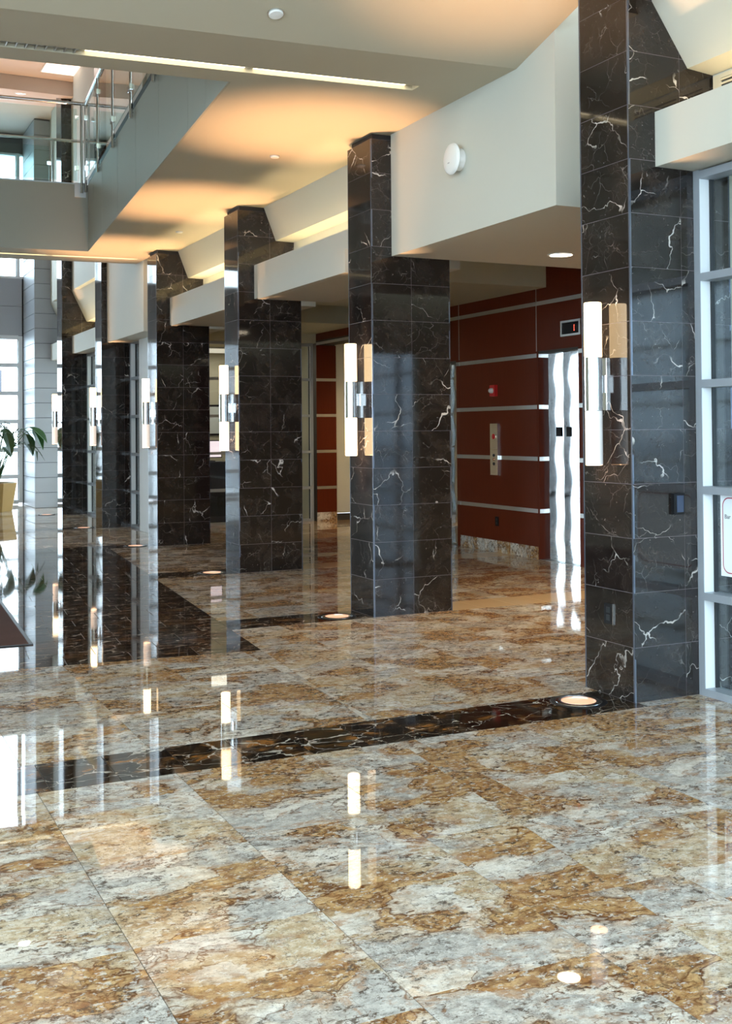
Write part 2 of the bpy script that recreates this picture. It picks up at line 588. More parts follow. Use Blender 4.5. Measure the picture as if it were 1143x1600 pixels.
# marble strips in line with the columns, tan stone beyond them
for k in range(6):
    ya = CY(k) - (0.09 if k == 0 else 0.0)
    for i in range(-12, 16):
        xa = 0.288 + 0.3043 * i
        xb = min(xa + 0.3043, X0 + 0.02)
        if xa >= X0 or xb - xa < 0.02:
            continue
        pc = [(xa, ya), (xb, ya), (xb, ya + SW), (xa, ya + SW)]
        if 0 < k < 3:
            pc = clip(pc, fdy, -fdx, -(fdy * FN[0] - fdx * FN[1]))
        elif k == 3:
            pass
        if pc:
            floor_tile(pc, 'strip_marble', 'marble_strip_tile')
    if k == 0:
        floor_tile([(X0 + 0.02, ya), (4.47, ya), (4.47, CY(0)), (X0 + 0.02, CY(0))], 'granite', 'granite_tile')
        floor_tile([(4.47, ya), (4.9, ya), (4.9, CY(0)), (4.47, CY(0))], 'granite', 'granite_tile')
        continue
    for i in range(16):
        xa = X0 + 0.02 + 0.34 * i
        floor_tile([(xa, ya), (xa + 0.34, ya), (xa + 0.34, ya + SW), (xa, ya + SW)], 'tan_stone', 'tan_strip_tile')
# dark marble field, skewed about five degrees
for r in range(26):
    for c in range(0, 22):
        u0 = 0.3043 * r
        w0 = 0.44 * c - (0.22 if r % 2 else 0.0)
        w1 = w0 + 0.44
        w0 = max(w0, 0.0)
        if w1 - w0 < 0.02:
            continue
        def pt(u, w):
            return (FN[0] + fdx * u - fdy * w, FN[1] + fdy * u + fdx * w)
        pc = [pt(u0, w0), pt(u0, w1), pt(u0 + 0.3043, w1), pt(u0 + 0.3043, w0)]
        pc = clip(pc, 0, -1, 14.94)
        if pc and pc[0][0] > -4:
            floor_tile(pc, 'field_marble', 'dark_marble_tile')
for m, nm in (('granite', 'granite_tile_expanse'), ('field_marble', 'dark_marble_expanse'), ('strip_marble', 'marble_strip_expanse'), ('tan_stone', 'tan_strip_expanse')):
    if tile_rest[m].v:
        o = tile_rest[m].build(nm, m, floor)
        o['kind'] = 'stuff'

# ------------------------------------------------------------------ main ceiling (lower slab with the void) and its skewed slots
SN = (3.86, 7.085)    # slot near edge at its end
SF = (3.86, 7.195)
KP = (4.173, 6.483)   # kink line
S2N = (4.10, 15.83)
S2F = (4.10, 15.93)
FAR = (4.263, 16.33)
ceil = MB()
ZT = 4.88
XL = -6.9
ceil.prism([(XL, ln(*KP, XL)), (4.277, ln(*KP, 4.277)), (4.277, ln(*SN, 4.277)), (XL, ln(*SN, XL))], ZC, ZT)
ceil.prism([(3.86, ln(*SN, 3.86)), (4.277, ln(*SN, 4.277)), (4.277, ln(*SF, 4.277)), (3.86, ln(*SF, 3.86))], ZC, ZT)
ceil.prism([(XL, ln(*SF, XL)), (4.277, ln(*SF, 4.277)), (4.277, 7.55), V1, (XL, ln(*V1, XL))], ZC, ZT)
ceil.prism([V1, (4.277, 7.55), (4.277, 8.36), (5.0, 8.36), (5.0, ln(*Q, 5.0)), Q], ZC, ZT)
ceil.prism([(XL, ln(*Q, XL)), Q, (5.0, ln(*Q, 5.0)), (5.0, 15.39), (4.18, 15.39), (4.18, ln(*S2N, 4.18)), (XL, ln(*S2N, XL))], ZC, ZT)
ceil.prism([(4.10, S2N[1]), (4.18, ln(*S2N, 4.18)), (4.18, ln(*S2F, 4.18)), (4.10, S2F[1])], ZC, ZT)
ceil.prism([(XL, ln(*S2F, XL)), (4.18, ln(*S2F, 4.18)), (4.18, ln(*FAR, 4.18)), (XL, ln(*FAR, XL))], ZC, ZT)
ceil.prism([(XL, ln(*FAR, XL)), (4.18, ln(*FAR, 4.18)), (4.18, 17.6), (XL, 18.2)], ZC + 0.35, ZT)
ceil = struct(ceil.build('ceiling', 'ceiling_paint'), 'tan painted ceiling slab with an open void')

# rising ceiling towards the entrance
kz = 0.27
def kn(x):
    return ln(*KP, x)
nc = MB()
y2 = 2.2
nc.add([(XL, kn(XL), ZC), (4.277, kn(4.277), ZC), (4.277, y2, ZC + kz * (kn(4.277) - y2)), (XL, y2, ZC + kz * (kn(4.277) - y2)),
        (XL, kn(XL), ZC + 0.3), (4.277, kn(4.277), ZC + 0.3), (4.277, y2, ZC + 0.3 + kz * (kn(4.277) - y2)), (XL, y2, ZC + 0.3 + kz * (kn(4.277) - y2))],
       [(0, 1, 2, 3), (7, 6, 5, 4), (0, 4, 5, 1), (1, 5, 6, 2), (2, 6, 7, 3), (3, 7, 4, 0)])
zf = ZC + kz * (kn(4.277) - y2)
nc.box(XL, 4.9, -1.9, y2, zf, zf + 0.3)
struct(nc.build('ceiling_entrance', 'ceiling_paint'), 'sloping tan ceiling rising towards the entrance')

# fascia panels on the void sides (grey green, with fine seams)
def fascia(name, p0, d, nrm, cuts, z0, z1):
    root = empty(name)
    for a, b in zip(cuts[:-1], cuts[1:]):
        a2, b2 = a + 0.004, b - 0.004
        q = [(p0[0] + d[0] * a2, p0[1] + d[1] * a2), (p0[0] + d[0] * b2, p0[1] + d[1] * b2)]
        MB().prism([q[0], q[1], (q[1][0] + nrm[0] * 0.012, q[1][1] + nrm[1] * 0.012), (q[0][0] + nrm[0] * 0.012, q[0][1] + nrm[1] * 0.012)], z0, z1).build('fascia_panel', 'fascia_paint', root)
    return root
fr = fascia('wall_void_side', Q, (VX, VY), (EX, EY), [0.0, 0.55, 1.40, 2.69, 3.96, 5.25, 6.55, 7.19, 7.93], ZC - 0.001, 4.885)
struct(fr, 'grey green panelled fascia along the side of the void')
ff = fascia('wall_void_end', Q, (EX, EY), (VX, VY), [0.0, 2.6, 5.2, 7.8, 10.0], ZC - 0.001, 4.87)
struct(ff, 'grey green fascia under the glass balcony')

# slot lights in the ceiling
def slot(name, label, near, far_, xa, segs, zlit=0.03):
    """segs: (x0, x1, material)"""
    root = empty(name, (xa, near[1], ZC))
    hw = far_[1] - near[1]
    for a, b, m in segs:
        ya, yb = near[1] + SL * (a - near[0]), near[1] + SL * (b - near[0])
        o = MB().add([(a, ya, ZC + zlit), (b, yb, ZC + zlit), (b, yb + hw, ZC + zlit), (a, ya + hw, ZC + zlit),
                      (a, ya, ZC + zlit + 0.05), (b, yb, ZC + zlit + 0.05), (b, yb + hw, ZC + zlit + 0.05), (a, ya + hw, ZC + zlit + 0.05)],
                     [(0, 1, 2, 3), (4, 5, 6, 7), (0, 1, 5, 4), (1, 2, 6, 5), (2, 3, 7, 6), (3, 0, 4, 7)]).build('diffuser' if m == 'slot_lit' else 'end_bracket' if b - a < 0.1 else 'louver_panel', m)
        o.parent = root
        o.matrix_parent_inverse = Matrix.Translation((-xa, -near[1], -ZC))
        if m == 'louver_grey' and b - a > 0.3:
            n = int((b - a) / 0.06)
            for i in range(n):
                x = a + (i + 0.5) * (b - a) / n
                y = near[1] + SL * (x - near[0])
                l = MB().box(x - 0.004, x + 0.004, y + 0.004, y + hw - 0.004, ZC + 0.004, ZC + 0.03).build('louver_blade', 'aluminium')
                l.parent = root
                l.matrix_parent_inverse = Matrix.Translation((-xa, -near[1], -ZC))
    tag(root, label, 'ceiling light')
    return root
slot('slot_light', 'long recessed light slot across the ceiling in front of the void', SN, SF, 3.86,
     [(-3.0, 1.52, 'louver_grey'), (1.52, 1.56, 'chrome'), (1.56, 2.62, 'slot_lit'), (2.62, 2.68, 'chrome'), (2.68, 3.80, 'slot_lit'), (3.80, 3.84, 'chrome')])
slot('slot_light', 'recessed light slot under the glass balcony bridge', S2N, S2F, 4.10,
     [(-1.0, 0.9, 'slot_lit'), (0.9, 2.85, 'slot_lit'), (2.85, 2.92, 'chrome'), (2.92, 4.05, 'slot_lit')])

# ------------------------------------------------------------------ bulkheads, beams and coves of each bay
def profile(name, prof, y0, y1, mat, label=None):
    return struct(MB().prism_y(prof, y0, y1).build(name, mat), label)

# entrance bay (in front of the first column)
yb = CY(0)
profile('wall_cove_entrance', [(4.265, 5.2), (4.265, 3.955), (4.519, 3.604), (4.711, 3.588), (4.711, 3.05), (5.3, 3.05), (5.3, 5.2)], -1.78, yb - 0.001, 'bulkhead_paint', 'sloping painted cove above the shop front beam')
profile('trim_beam_entrance', [(4.277, 3.012), (4.277, 3.324), (4.40, 3.324), (4.40, 3.06), (4.705, 3.06), (4.705, 3.012)], -1.78, yb - 0.001, 'bulkhead_paint', 'pale painted beam over the shop front')
profile('trim_box_entrance', [(4.05, 5.2), (4.05, 3.93), (4.30, 3.93), (4.27, 3.955), (4.264, 5.2)], -1.78, 4.93, 'bulkhead_paint')
# deep bulkhead over the elevator lobby
b1 = MB()
b1.box(4.277, XR - 0.01, 6.03, CY(1) - 0.001, 2.97, 5.15)
b1.box(4.474, XR - 0.01, CY(0) + DY + 0.002, 6.029, 3.07, 5.15)
struct(b1.build('wall_bulkhead_lobby', 'bulkhead_paint'), 'deep pale bulkhead carrying a round white wall sensor')
# small beams with lit coves
for k, nm in ((2, 'middle'), (3, 'inner')):
    ya, yb = CY(k - 1) + DY + 0.002, CY(k) - 0.001
    profile('wall_cove_' + nm, [(4.392, ZC - 0.001), (4.53, 3.62), (4.745, 3.615), (4.745, 3.055), (5.2, 3.055), (5.2, ZC - 0.001)], ya, yb, 'bulkhead_paint', 'sloping painted cove above the ' + nm + ' beam')
    profile('trim_beam_' + nm, [(4.277, 2.97), (4.277, 3.337), (4.40, 3.337), (4.40, 3.05), (5.2, 3.05), (5.2, 2.97)], ya, yb, 'bulkhead_paint', nm + ' painted beam with a flat soffit')
    profile('trim_beam_front_' + nm, [(4.20, 2.93), (4.20, 3.14), (4.276, 3.14), (4.276, 2.93)], ya + 0.3, yb - 0.32, 'bulkhead_paint')
# deep bulkhead beyond the balcony
b4 = MB()
b4.box(4.18, 5.2, 15.95, CY(4) - 0.001, 2.97, 8.04)
b4.box(4.24, 5.2, CY(3) + DY + 0.002, 15.949, 2.98, 8.04)
struct(b4.build('wall_bulkhead_atrium', 'bulkhead_paint'), 'deep pale bulkhead beyond the balcony bridge')
for k, nm in ((5, 'atrium'), (6, 'end')):
    ya, yb = CY(k - 1) + DY + 0.002, (CY(k) - 0.001 if k == 5 else 23.69)
    profile('wall_cove_' + nm, [(4.28, 8.04), (4.28, 4.18), (4.55, 3.62), (4.745, 3.615), (4.745, 3.055), (5.2, 3.055), (5.2, 8.04)], ya, yb, 'bulkhead_paint', 'tall painted cove of the ' + nm + ' bay')
    profile('trim_beam_' + nm, [(4.28, 3.01), (4.28, 3.335), (4.40, 3.335), (4.40, 3.05), (5.2, 3.05), (5.2, 3.01)], ya, yb, 'bulkhead_paint', 'painted beam of the ' + nm + ' bay')
    profile('trim_beam_front_' + nm, [(4.20, 2.972), (4.20, 3.29), (4.279, 3.29), (4.279, 2.972)], ya + 0.5, yb - 0.6, 'bulkhead_paint')
    profile('trim_box_' + nm, [(4.20, 8.04), (4.20, 4.145), (4.295, 4.145), (4.279, 4.18), (4.279, 8.04)], ya + 0.5, yb - 0.6, 'bulkhead_paint')

# cove light fixtures hidden in the troughs
def cove_light(ya, yb, label, e, z=3.10, x=4.56):
    root = empty('cove_light', (x, (ya + yb) / 2, z))
    h = (yb - ya) / 2 - 0.12
    MB().box(-0.03, 0.03, -h, h, -0.04, 0.0).build('housing', 'white_plastic', root)
    t = MB().tube([(0, -h, 0.025), (0, h, 0.025)], 0.013, 8).build('tube', 'cove_tube', root)
    lamp('cove_glow', 'AREA', (0, 0, 0.05), e, YEL, root, (math.pi, 0, 0), shape='RECTANGLE', size=0.05, size_y=2 * h)
    return tag(root, label, 'cove light')
cove_light(0.5, CY(0), 'cove light tube in the trough above the shop front beam', 6, 3.16, 4.56)
cove_light(CY(1) + DY, CY(2), 'cove light tube in the trough between second and third columns', 5)
cove_light(CY(2) + DY, CY(3), 'cove light tube in the trough between third and fourth columns', 8)
cove_light(CY(4) + DY, CY(5), 'cove light tube in the trough between fifth and sixth columns', 8)

# ------------------------------------------------------------------ marble columns
CORNER = 0.006
col_lab = ['black marble column with a wall outlet beside the glazed shop front',
           'black marble column standing between elevator lobby bulkhead and middle beam, second in line',
           'black marble column carrying the middle beam, third in line',
           'black marble column carrying the inner beam, fourth in line',
           'tall black marble column beyond the balcony bridge, fifth in line',
           'tall black marble column beside the grey panelled pier, last in line']
def tile_mesh(name, w, h, t, mat):
    me = bpy.data.meshes.new(name)
    me.from_pydata([(-w / 2, 0, -h / 2), (w / 2, 0, -h / 2), (w / 2, t, -h / 2), (-w / 2, t, -h / 2), (-w / 2, 0, h / 2), (w / 2, 0, h / 2), (w / 2, t, h / 2), (-w / 2, t, h / 2)], [],
                   [(0, 3, 2, 1), (4, 5, 6, 7), (0, 1, 5, 4), (1, 2, 6, 5), (2, 3, 7, 6), (3, 0, 4, 7)])
    me.materials.append(M[mat])
    return me
TT = 0.011
JG = 0.0028
tm_front = tile_mesh('tile_front', (X1 - X0) / 2 - JG, TH - JG, TT, 'column_marble')
tm_side = tile_mesh('tile_side', DY - 2 * TT - JG, TH - JG, TT, 'column_marble')
columns = []
for k in range(6):
    top = 4.19 if k == 0 else (3.93 if k < 4 else (8.03 if k == 4 else 7.94))
    cy0 = CY(k)
    root = empty('marble_column', (X0, cy0, 0))
    tag(root, col_lab[k], 'column', 'black marble columns')
    columns.append(root)
    W = X1 - X0
    MB().box(0.0012, W - 0.0012, 0.0012, DY - 0.0012, 0.0, top).build('core', 'column_grout', root)
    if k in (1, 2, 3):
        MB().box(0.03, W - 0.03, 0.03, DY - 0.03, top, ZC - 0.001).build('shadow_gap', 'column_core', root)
    for (ex, ey) in ((0, 0), (W, 0), (0, DY), (W, DY)):
        sx, sy = (1 if ex == 0 else -1), (1 if ey == 0 else -1)
        MB().box(min(ex, ex + sx * 0.011), max(ex, ex + sx * 0.011), min(ey, ey + sy * 0.011), max(ey, ey + sy * 0.011), 0, top).build('corner_trim', 'corner_trim', root)
    n = int(math.ceil(top / TH - 0.03))
    for c in range(n):
        z = (c + 0.5) * TH
        hh = TH
        sc = 1.0
        if (c + 1) * TH > top + 0.004:
            hh = top - c * TH
            sc = hh / TH
            z = c * TH + hh / 2
        def put(me, x, y, rz):
            o = bpy.data.objects.new('tile', me)
            COL.objects.link(o)
            o.parent = root
            o.location = (x, y, z)
            t = 0.0006
            o.rotation_euler = (random.uniform(-t, t), 0, rz + random.uniform(-t, t))
            o.scale = (1, 1, sc)
        fw_ = (W - 2 * 0.0) / 2
        put(tm_front, W * 0.25, 0.0, 0)
        put(tm_front, W * 0.75, 0.0, 0)
        put(tm_front, W * 0.25, DY, math.pi)
        put(tm_front, W * 0.75, DY, math.pi)
        put(tm_side, 0.0, DY / 2, -math.pi / 2)
        put(tm_side, W, DY / 2, math.pi / 2)
# ------------------------------------------------------------------ wall sconces and floor uplights on each column
sc_where = ['beside the glazed shop front', 'on the second column, next to the elevator lobby', 'on the third column', 'on the fourth column', 'on the fifth column, beyond the balcony bridge', 'on the last column before the grey pier']
for k in range(6):
    cy = CY(k) + DY / 2
    root = empty('wall_sconce', (4.0, cy, 1.785))
    low = 'sconce_lit' if k in (1, 2) else ('opal_off' if k == 0 else 'sconce_dim')
    auto_smooth(MB().lathe([(0.0, 0.152), (0.046, 0.152), (0.050, 0.156), (0.050, 0.462), (0.046, 0.466), (0.0, 0.466)], 28).build('upper_shade', 'sconce_lit', root))
    auto_smooth(MB().lathe([(0.0, -0.152), (0.052, -0.152), (0.052, 0.152), (0.0, 0.152)], 28).build('chrome_sleeve', 'chrome', root))
    auto_smooth(MB().lathe([(0.0, -0.466), (0.046, -0.466), (0.050, -0.462), (0.050, -0.156), (0.046, -0.152), (0.0, -0.152)], 28).build('lower_shade', low, root))
    MB().box(0.078, 0.0895, -0.022, 0.022, -0.15, 0.15).build('back_plate', 'chrome', root)
    MB().box(0.04, 0.08, -0.014, 0.014, -0.05, 0.05).build('arm', 'chrome', root)
    tag(root, 'tubular sconce of white glass and chrome ' + sc_where[k], 'wall sconce', 'column sconces')

up_where = ['at the foot of the column with the wall outlet', 'at the foot of the second column', 'at the foot of the third column', 'at the foot of the fourth column', 'at the foot of the fifth column', 'at the foot of the last column']
for k in range(6):
    loc = (3.835, CY(k) + 0.175, 0.001)
    root = empty('floor_uplight', loc)
    auto_smooth(MB().lathe([(0.098, 0.0), (0.098, 0.006), (0.112, 0.007), (0.128, 0.004), (0.130, 0.0)], 40).build('bezel', 'brushed_steel', root))
    auto_smooth(MB().lathe([(0.130, 0.0), (0.131, 0.003), (0.158, 0.003), (0.160, 0.0)], 40).build('gasket_ring', 'black_plastic', root))
    auto_smooth(MB().lathe([(0.0, 0.0075), (0.05, 0.006), (0.097, 0.001), (0.097, 0.0)], 36).build('lens', 'up_lens', root))
    tag(root, 'round copper toned in-floor uplight ' + up_where[k], 'floor light', 'in-floor uplights')
    lamp('uplight_beam', 'SPOT', (0.0, 0.0, 0.03), 640 if k else 420, WARM, root, (math.pi, math.radians(-3), 0), spot_size=math.radians(38), spot_blend=1.0, shadow_soft_size=0.06)

# ------------------------------------------------------------------ things on the first column
o = empty('wall_outlet', (X0 - 0.006, 5.289, 0.466))
MB().box(-0.002, 0.0055, -0.038, 0.038, -0.058, 0.058).build('cover_plate', 'black_plastic', o)
for dz in (-0.022, 0.022):
    MB().box(-0.005, -0.001, -0.017, 0.017, dz - 0.016, dz + 0.016).build('socket', 'gasket', o)
MB().box(-0.003, 0.005, -0.0425, -0.0385, -0.06, 0.06).build('edge_strip', 'brushed_steel', o)
tag(o, 'black electrical outlet low on the side of the first marble column', 'outlet')
o = empty('card_reader', (4.402, CY(0) - 0.001, 1.098))
MB().box(-0.039, 0.039, -0.022, 0.0, -0.06, 0.06).build('housing', 'black_plastic', o)
MB().box(-0.018, 0.030, -0.024, -0.021, -0.047, 0.047).build('screen', 'dark_screen', o)
tag(o, 'small black card reader on the marble column face by the shop front', 'card reader')

# round wall sensor on the lobby bulkhead
o = empty('wall_sensor', (4.2765, 7.235, 3.525))
auto_smooth(MB().lathe([(0.082, 0.0), (0.082, -0.012), (0.070, -0.03), (0.066, -0.055)], 36, 'X').build('base', 'white_plastic', o))
auto_smooth(MB().lathe([(0.066, -0.054), (0.108, -0.060), (0.116, -0.068), (0.112, -0.078), (0.095, -0.088), (0.06, -0.096), (0.03, -0.099), (0.0, -0.100)], 40, 'X').build('dome_cover', 'white_plastic', o))
MB().box(-0.1005, -0.094, -0.012, 0.012, -0.036, -0.030).build('logo_mark', 'louver_grey', o)
tag(o, 'round white domed sensor mounted on the pale lobby bulkhead', 'sensor')

# sprinkler covers / detectors on ceiling
for (x, y, z, r, lab) in ((2.488, 6.369, ZC + kz * (kn(2.488) - 6.369), 0.045, 'round white sprinkler cover on the sloping entrance ceiling'),
                          (3.666, 9.434, ZC, 0.04, 'small white sprinkler cover on the ceiling before the third column'),
                          (3.983, 13.484, ZC, 0.04, 'small white sprinkler cover on the ceiling before the fourth column')):
    o = empty('sprinkler_cover', (x, y, z - 0.001))
    if z > ZC + 0.001:
        o.rotation_euler = (-math.atan(kz), 0, 0)
    auto_smooth(MB().lathe([(r * 0.8, 0.001), (r, -0.003), (r, -0.009), (r * 0.9, -0.014), (0.0, -0.016)], 28).build('cover', 'white_plastic', o))
    auto_smooth(MB().lathe([(r * 1.18, 0.001), (r * 1.18, -0.004), (r * 0.98, -0.004)], 28).build('rim', 'aluminium', o))
    tag(o, lab, 'sprinkler')

def downlight(x, y, z, r, label, e, rot=0, cone=100):
    # e = 0 leaves the lens as the only source
    o = empty('downlight', (x, y, z - 0.001))
    auto_smooth(MB().lathe([(r * 1.18, 0.0), (r * 1.18, -0.006), (r, -0.008), (r * 0.96, -0.001)], 32).build('trim_ring', 'white_plastic', o))
    MB().lathe([(r * 0.96, -0.002), (0.0, -0.002)], 32).build('lens', 'down_lit', o)
    if e:
        lamp('downlight_beam', 'SPOT', (0, 0, -0.03), e, YEL, o, (0, 0, 0), spot_size=math.radians(cone), spot_blend=0.9, shadow_soft_size=0.08)
    return tag(o, label, 'downlight')
downlight(5.525, 7.73, 2.97, 0.095, 'round recessed downlight in the soffit of the lobby bulkhead', 55, 0, 125)

# ------------------------------------------------------------------ elevator lobby
lc = MB()
lc.box(4.83, XR, CY(1), 10.93, 3.45, 3.6)
lc.box(5.2, XR, 10.93, YB, 3.45, 3.6)
struct(lc.build('ceiling_lobby', 'soffit_paint'), 'ceiling of the elevator lobby')
ls = MB()
ls.box(5.2, XR - 0.002, 10.93, 13.6, 3.17, 3.449)
ls.box(5.2, XR - 0.002, 15.9, YB - 0.002, 3.17, 3.449)
struct(ls.build('ceiling_lobby_drop', 'soffit_paint'), 'dropped soffits in the elevator lobby')
downlight(7.0, 7.9, 2.97, 0.085, 'added downlight brightening the lobby, out of sight behind the first column', 90, 0, 130)  # extra lamp kept out of sight, put in to brighten the lobby
downlight(6.4, 16.8, 3.17, 0.085, 'added fill downlight in the soffit before the rear office front', 35, 0, 120)  # invented lamp, adds light deep in the lobby
# solid body behind the red panels
wl = MB()
wl.box(XR + 0.02, XR + 0.6, 11.14, 12.93, 0, 3.6)          # between doors
wl.box(XR + 0.02, XR + 0.6, 8.0, 10.25, 0, 3.6)
wl.box(XR + 0.02, XR + 0.6, 10.25, 11.14, 2.44, 3.6)
wl.box(XR + 0.02, XR + 0.6, 12.93, 14.0, 2.44, 3.6)
wl.box(XR + 0.02, XR + 0.6, 14.0, 15.6, 0, 3.6)
wl.box(XR + 0.02, XR + 0.35, 15.6, YB, 2.99, 3.6)
wl.box(XR + 0.02, XR + 0.35, YB, YB + 0.3, 0, 3.6)
wall_el = struct(wl.build('wall_elevator', 'dark_base'), 'mahogany panelled elevator wall with metal reveals')
BARS = [0.565, 1.178, 1.787, 2.392, 3.0]
def red_panels(ya, yb, z0=0.147, bars=BARS, ztop=3.44, parent=wall_el):
    zs = [z0] + [b for b in bars if b > z0] + [ztop]
    for i in range(len(zs) - 1):
        a = zs[i] + (0.0245 if i else 0.0)
        b = zs[i + 1] - (0.0245 if i < len(zs) - 2 else 0.0)
        if b - a > 0.02:
            MB().box(XR, XR + 0.019, ya + 0.003, yb - 0.003, a, b).build('wood_panel', 'mahogany', parent)
    for b in zs[1:-1]:
        MB().box(XR + 0.003, XR + 0.019, ya, yb, b - 0.024, b + 0.024).build('metal_reveal', 'aluminium', parent)
red_panels(11.14, 12.93)
red_panels(8.36, 10.25)
red_panels(10.25, 11.14, 2.44, [3.0])
red_panels(12.93, 14.0, 2.44, [3.0])
red_panels(14.0, 15.6)
red_panels(15.6, YB, 3.05, [])
MB().box(XR + 0.003, XR + 0.019, 15.6, YB, 2.98, 3.024).build('metal_reveal', 'aluminium', wall_el)
for y in (11.14, 12.93, 14.0, 15.6):
    MB().box(XR - 0.002, XR + 0.003, y - 0.006, y + 0.006, 2.44, 3.44).build('metal_bead', 'aluminium', wall_el)
# granite base blocks
bs = struct(empty('baseboard_elevator'), 'granite base blocks under the mahogany elevator wall')
def base_blocks(ya, yb):
    n = max(1, round((yb - ya) / 0.30))
    for i in range(n):
        a, b = ya + (yb - ya) * i / n, ya + (yb - ya) * (i + 1) / n
        MB().box(XR - 0.004, XR + 0.02, -(b - a) / 2 + 0.001, (b - a) / 2 - 0.001, 0.0, 0.147).build('granite_base', 'granite', bs, (0, (a + b) / 2, 0))
base_blocks(11.14, 12.93); base_blocks(8.36, 10.25); base_blocks(14.0, 15.6)
# elevator doors set back, with wood jambs
def elevator(ya, yb, label, jamb=0.075):
    root = struct(empty('door_%d' % (1 if ya < 11.5 else 2), (XR, (ya + yb) / 2, 0)), label)
    def bx(nm, mat, x0, x1, y0, y1, z0, z1):
        m = (ya + yb) / 2
        return MB().box(x0 - XR, x1 - XR, y0 - m, y1 - m, z0, z1).build(nm, mat, root)
    d = XR + jamb
    mid = (ya + yb) / 2
    for la, lb in ((ya + 0.08, mid + 0.022), (mid + 0.028, yb - 0.03)):
        # thin steel leaf, slightly bowed and rippled
        nu, nv = 14, 48
        vs, fs = [], []
        for i in range(nu + 1):
            for j in range(nv + 1):
                y, z = la + (lb - la) * i / nu, 0.004 + 2.406 * j / nv
                u = (i / nu - 0.5) * 2
                x = d + 0.004 - 0.009 * u + 0.0042 * u * u + 0.0016 * math.sin(z * 7.3 + 0.6 + la) * (1 - 0.4 * u) + 0.0011 * math.sin(z * 13.1 + u)
                vs.append((x - XR, y - mid, z))
        for i in range(nu):
            for j in range(nv):
                k = i * (nv + 1) + j
                fs.append((k, k + 1, k + nv + 2, k + nv + 1))
        auto_smooth(MB().add(vs, fs).build('door_leaf', 'mirror_steel', root), 60)
    for dy in (-0.075, 0.125):
        bx('door_sticker', 'black_plastic', d - 0.004, d, mid + dy - 0.045, mid + dy + 0.045, 1.44, 1.55)
    bx('jamb', 'mahogany', XR + 0.0, d + 0.04, yb - 0.03, yb, 0.0, 2.44)
    bx('jamb', 'mahogany', XR + 0.0, d + 0.04, ya, ya + 0.08, 0.0, 2.44)
    bx('header', 'dark_base', XR + 0.005, d + 0.05, ya + 0.08, yb - 0.03, 2.411, 2.44)
    bx('threshold', 'aluminium', XR + 0.0, d + 0.03, ya + 0.08, yb - 0.03, 0.0, 0.003)
    bx('shaft_back', 'dark_base', d + 0.05, d + 0.09, ya, yb, 0, 2.44)
    for b in BARS[:4]:
        bx('metal_reveal', 'aluminium', XR + 0.004, d, yb - 0.033, yb - 0.030, b - 0.024, b + 0.024)
        bx('metal_reveal', 'aluminium', XR - 0.002, XR + 0.0, ya + 0.0, ya + 0.08, b - 0.024, b + 0.024)
    return root
elevator(10.25, 11.14, 'polished steel elevator doors with black stickers')
elevator(12.93, 14.0, 'polished steel elevator doors past the red panel')
# fittings on the red panel
o = empty('fire_alarm', (XR - 0.0005, 12.055, 2.01))
MB().box(-0.045, 0.0, -0.058, 0.058, -0.07, 0.07).build('housing', 'red_plastic', o)
auto_smooth(MB().lathe([(0.034, -0.045), (0.032, -0.075), (0.018, -0.09), (0.0, -0.092)], 20, 'X').build('strobe_lens', 'clear_lens', o))
tag(o, 'red fire alarm strobe on the mahogany elevator wall', 'fire alarm')
o = empty('elevator_call_panel', (XR - 0.0005, 12.06, 1.28))
MB().box(-0.025, 0.0, -0.085, 0.085, -0.32, 0.32).build('face_plate', 'mirror_steel', o)
MB().box(-0.027, -0.025, -0.085, 0.085, -0.002, 0.002).build('seam', 'gasket', o)
for z, r, m in ((0.16, 0.035, 'red_plastic'), (-0.075, 0.018, 'gasket'), (-0.125, 0.017, 'copper'), (-0.18, 0.02, 'gasket')):
    auto_smooth(MB().lathe([(r, -0.025), (r, -0.031), (r * 0.8, -0.034), (0.0, -0.034)], 18, 'X', (0, 0, z)).build('button', m, o))
auto_smooth(MB().lathe([(0.05, -0.025), (0.05, -0.028), (0.037, -0.028)], 20, 'X', (0, 0, 0.16)).build('button_ring', 'chrome', o))
tag(o, 'tall steel elevator call panel on the mahogany wall', 'call panel')
o = empty('floor_indicator', (XR - 0.0005, 10.45, 2.66))
for a in ((-0.185, 0.185, 0.065, 0.088), (-0.185, 0.185, -0.088, -0.065), (-0.185, -0.158, -0.065, 0.065), (0.158, 0.185, -0.065, 0.065)):
    MB().box(-0.02, 0.0, a[0], a[1], a[2], a[3]).build('frame', 'aluminium', o)
MB().box(-0.006, 0.0, -0.158, 0.158, -0.065, 0.065).build('display', 'black_plastic', o)
dg = MB()
for (y0, y1, z0, z1) in ((-0.062, -0.056, -0.032, 0.032), (-0.068, -0.050, -0.035, -0.030), (-0.066, -0.058, 0.024, 0.030)):
    dg.box(-0.008, -0.0055, y0, y1, z0, z1)
dg.build('digit', 'red_digit', o)
tag(o, 'floor indicator display above the elevator doors', 'indicator')
o = empty('wall_outlet', (XR - 0.0005, 12.035, 0.385))
MB().box(-0.006, 0.0, -0.038, 0.038, -0.058, 0.058).build('cover_plate', 'black_plastic', o)
for dz in (-0.022, 0.022):
    MB().box(-0.009, -0.005, -0.017, 0.017, dz - 0.016, dz + 0.016).build('socket', 'gasket', o)
tag(o, 'black electrical outlet on the mahogany wall under the call panel', 'outlet')
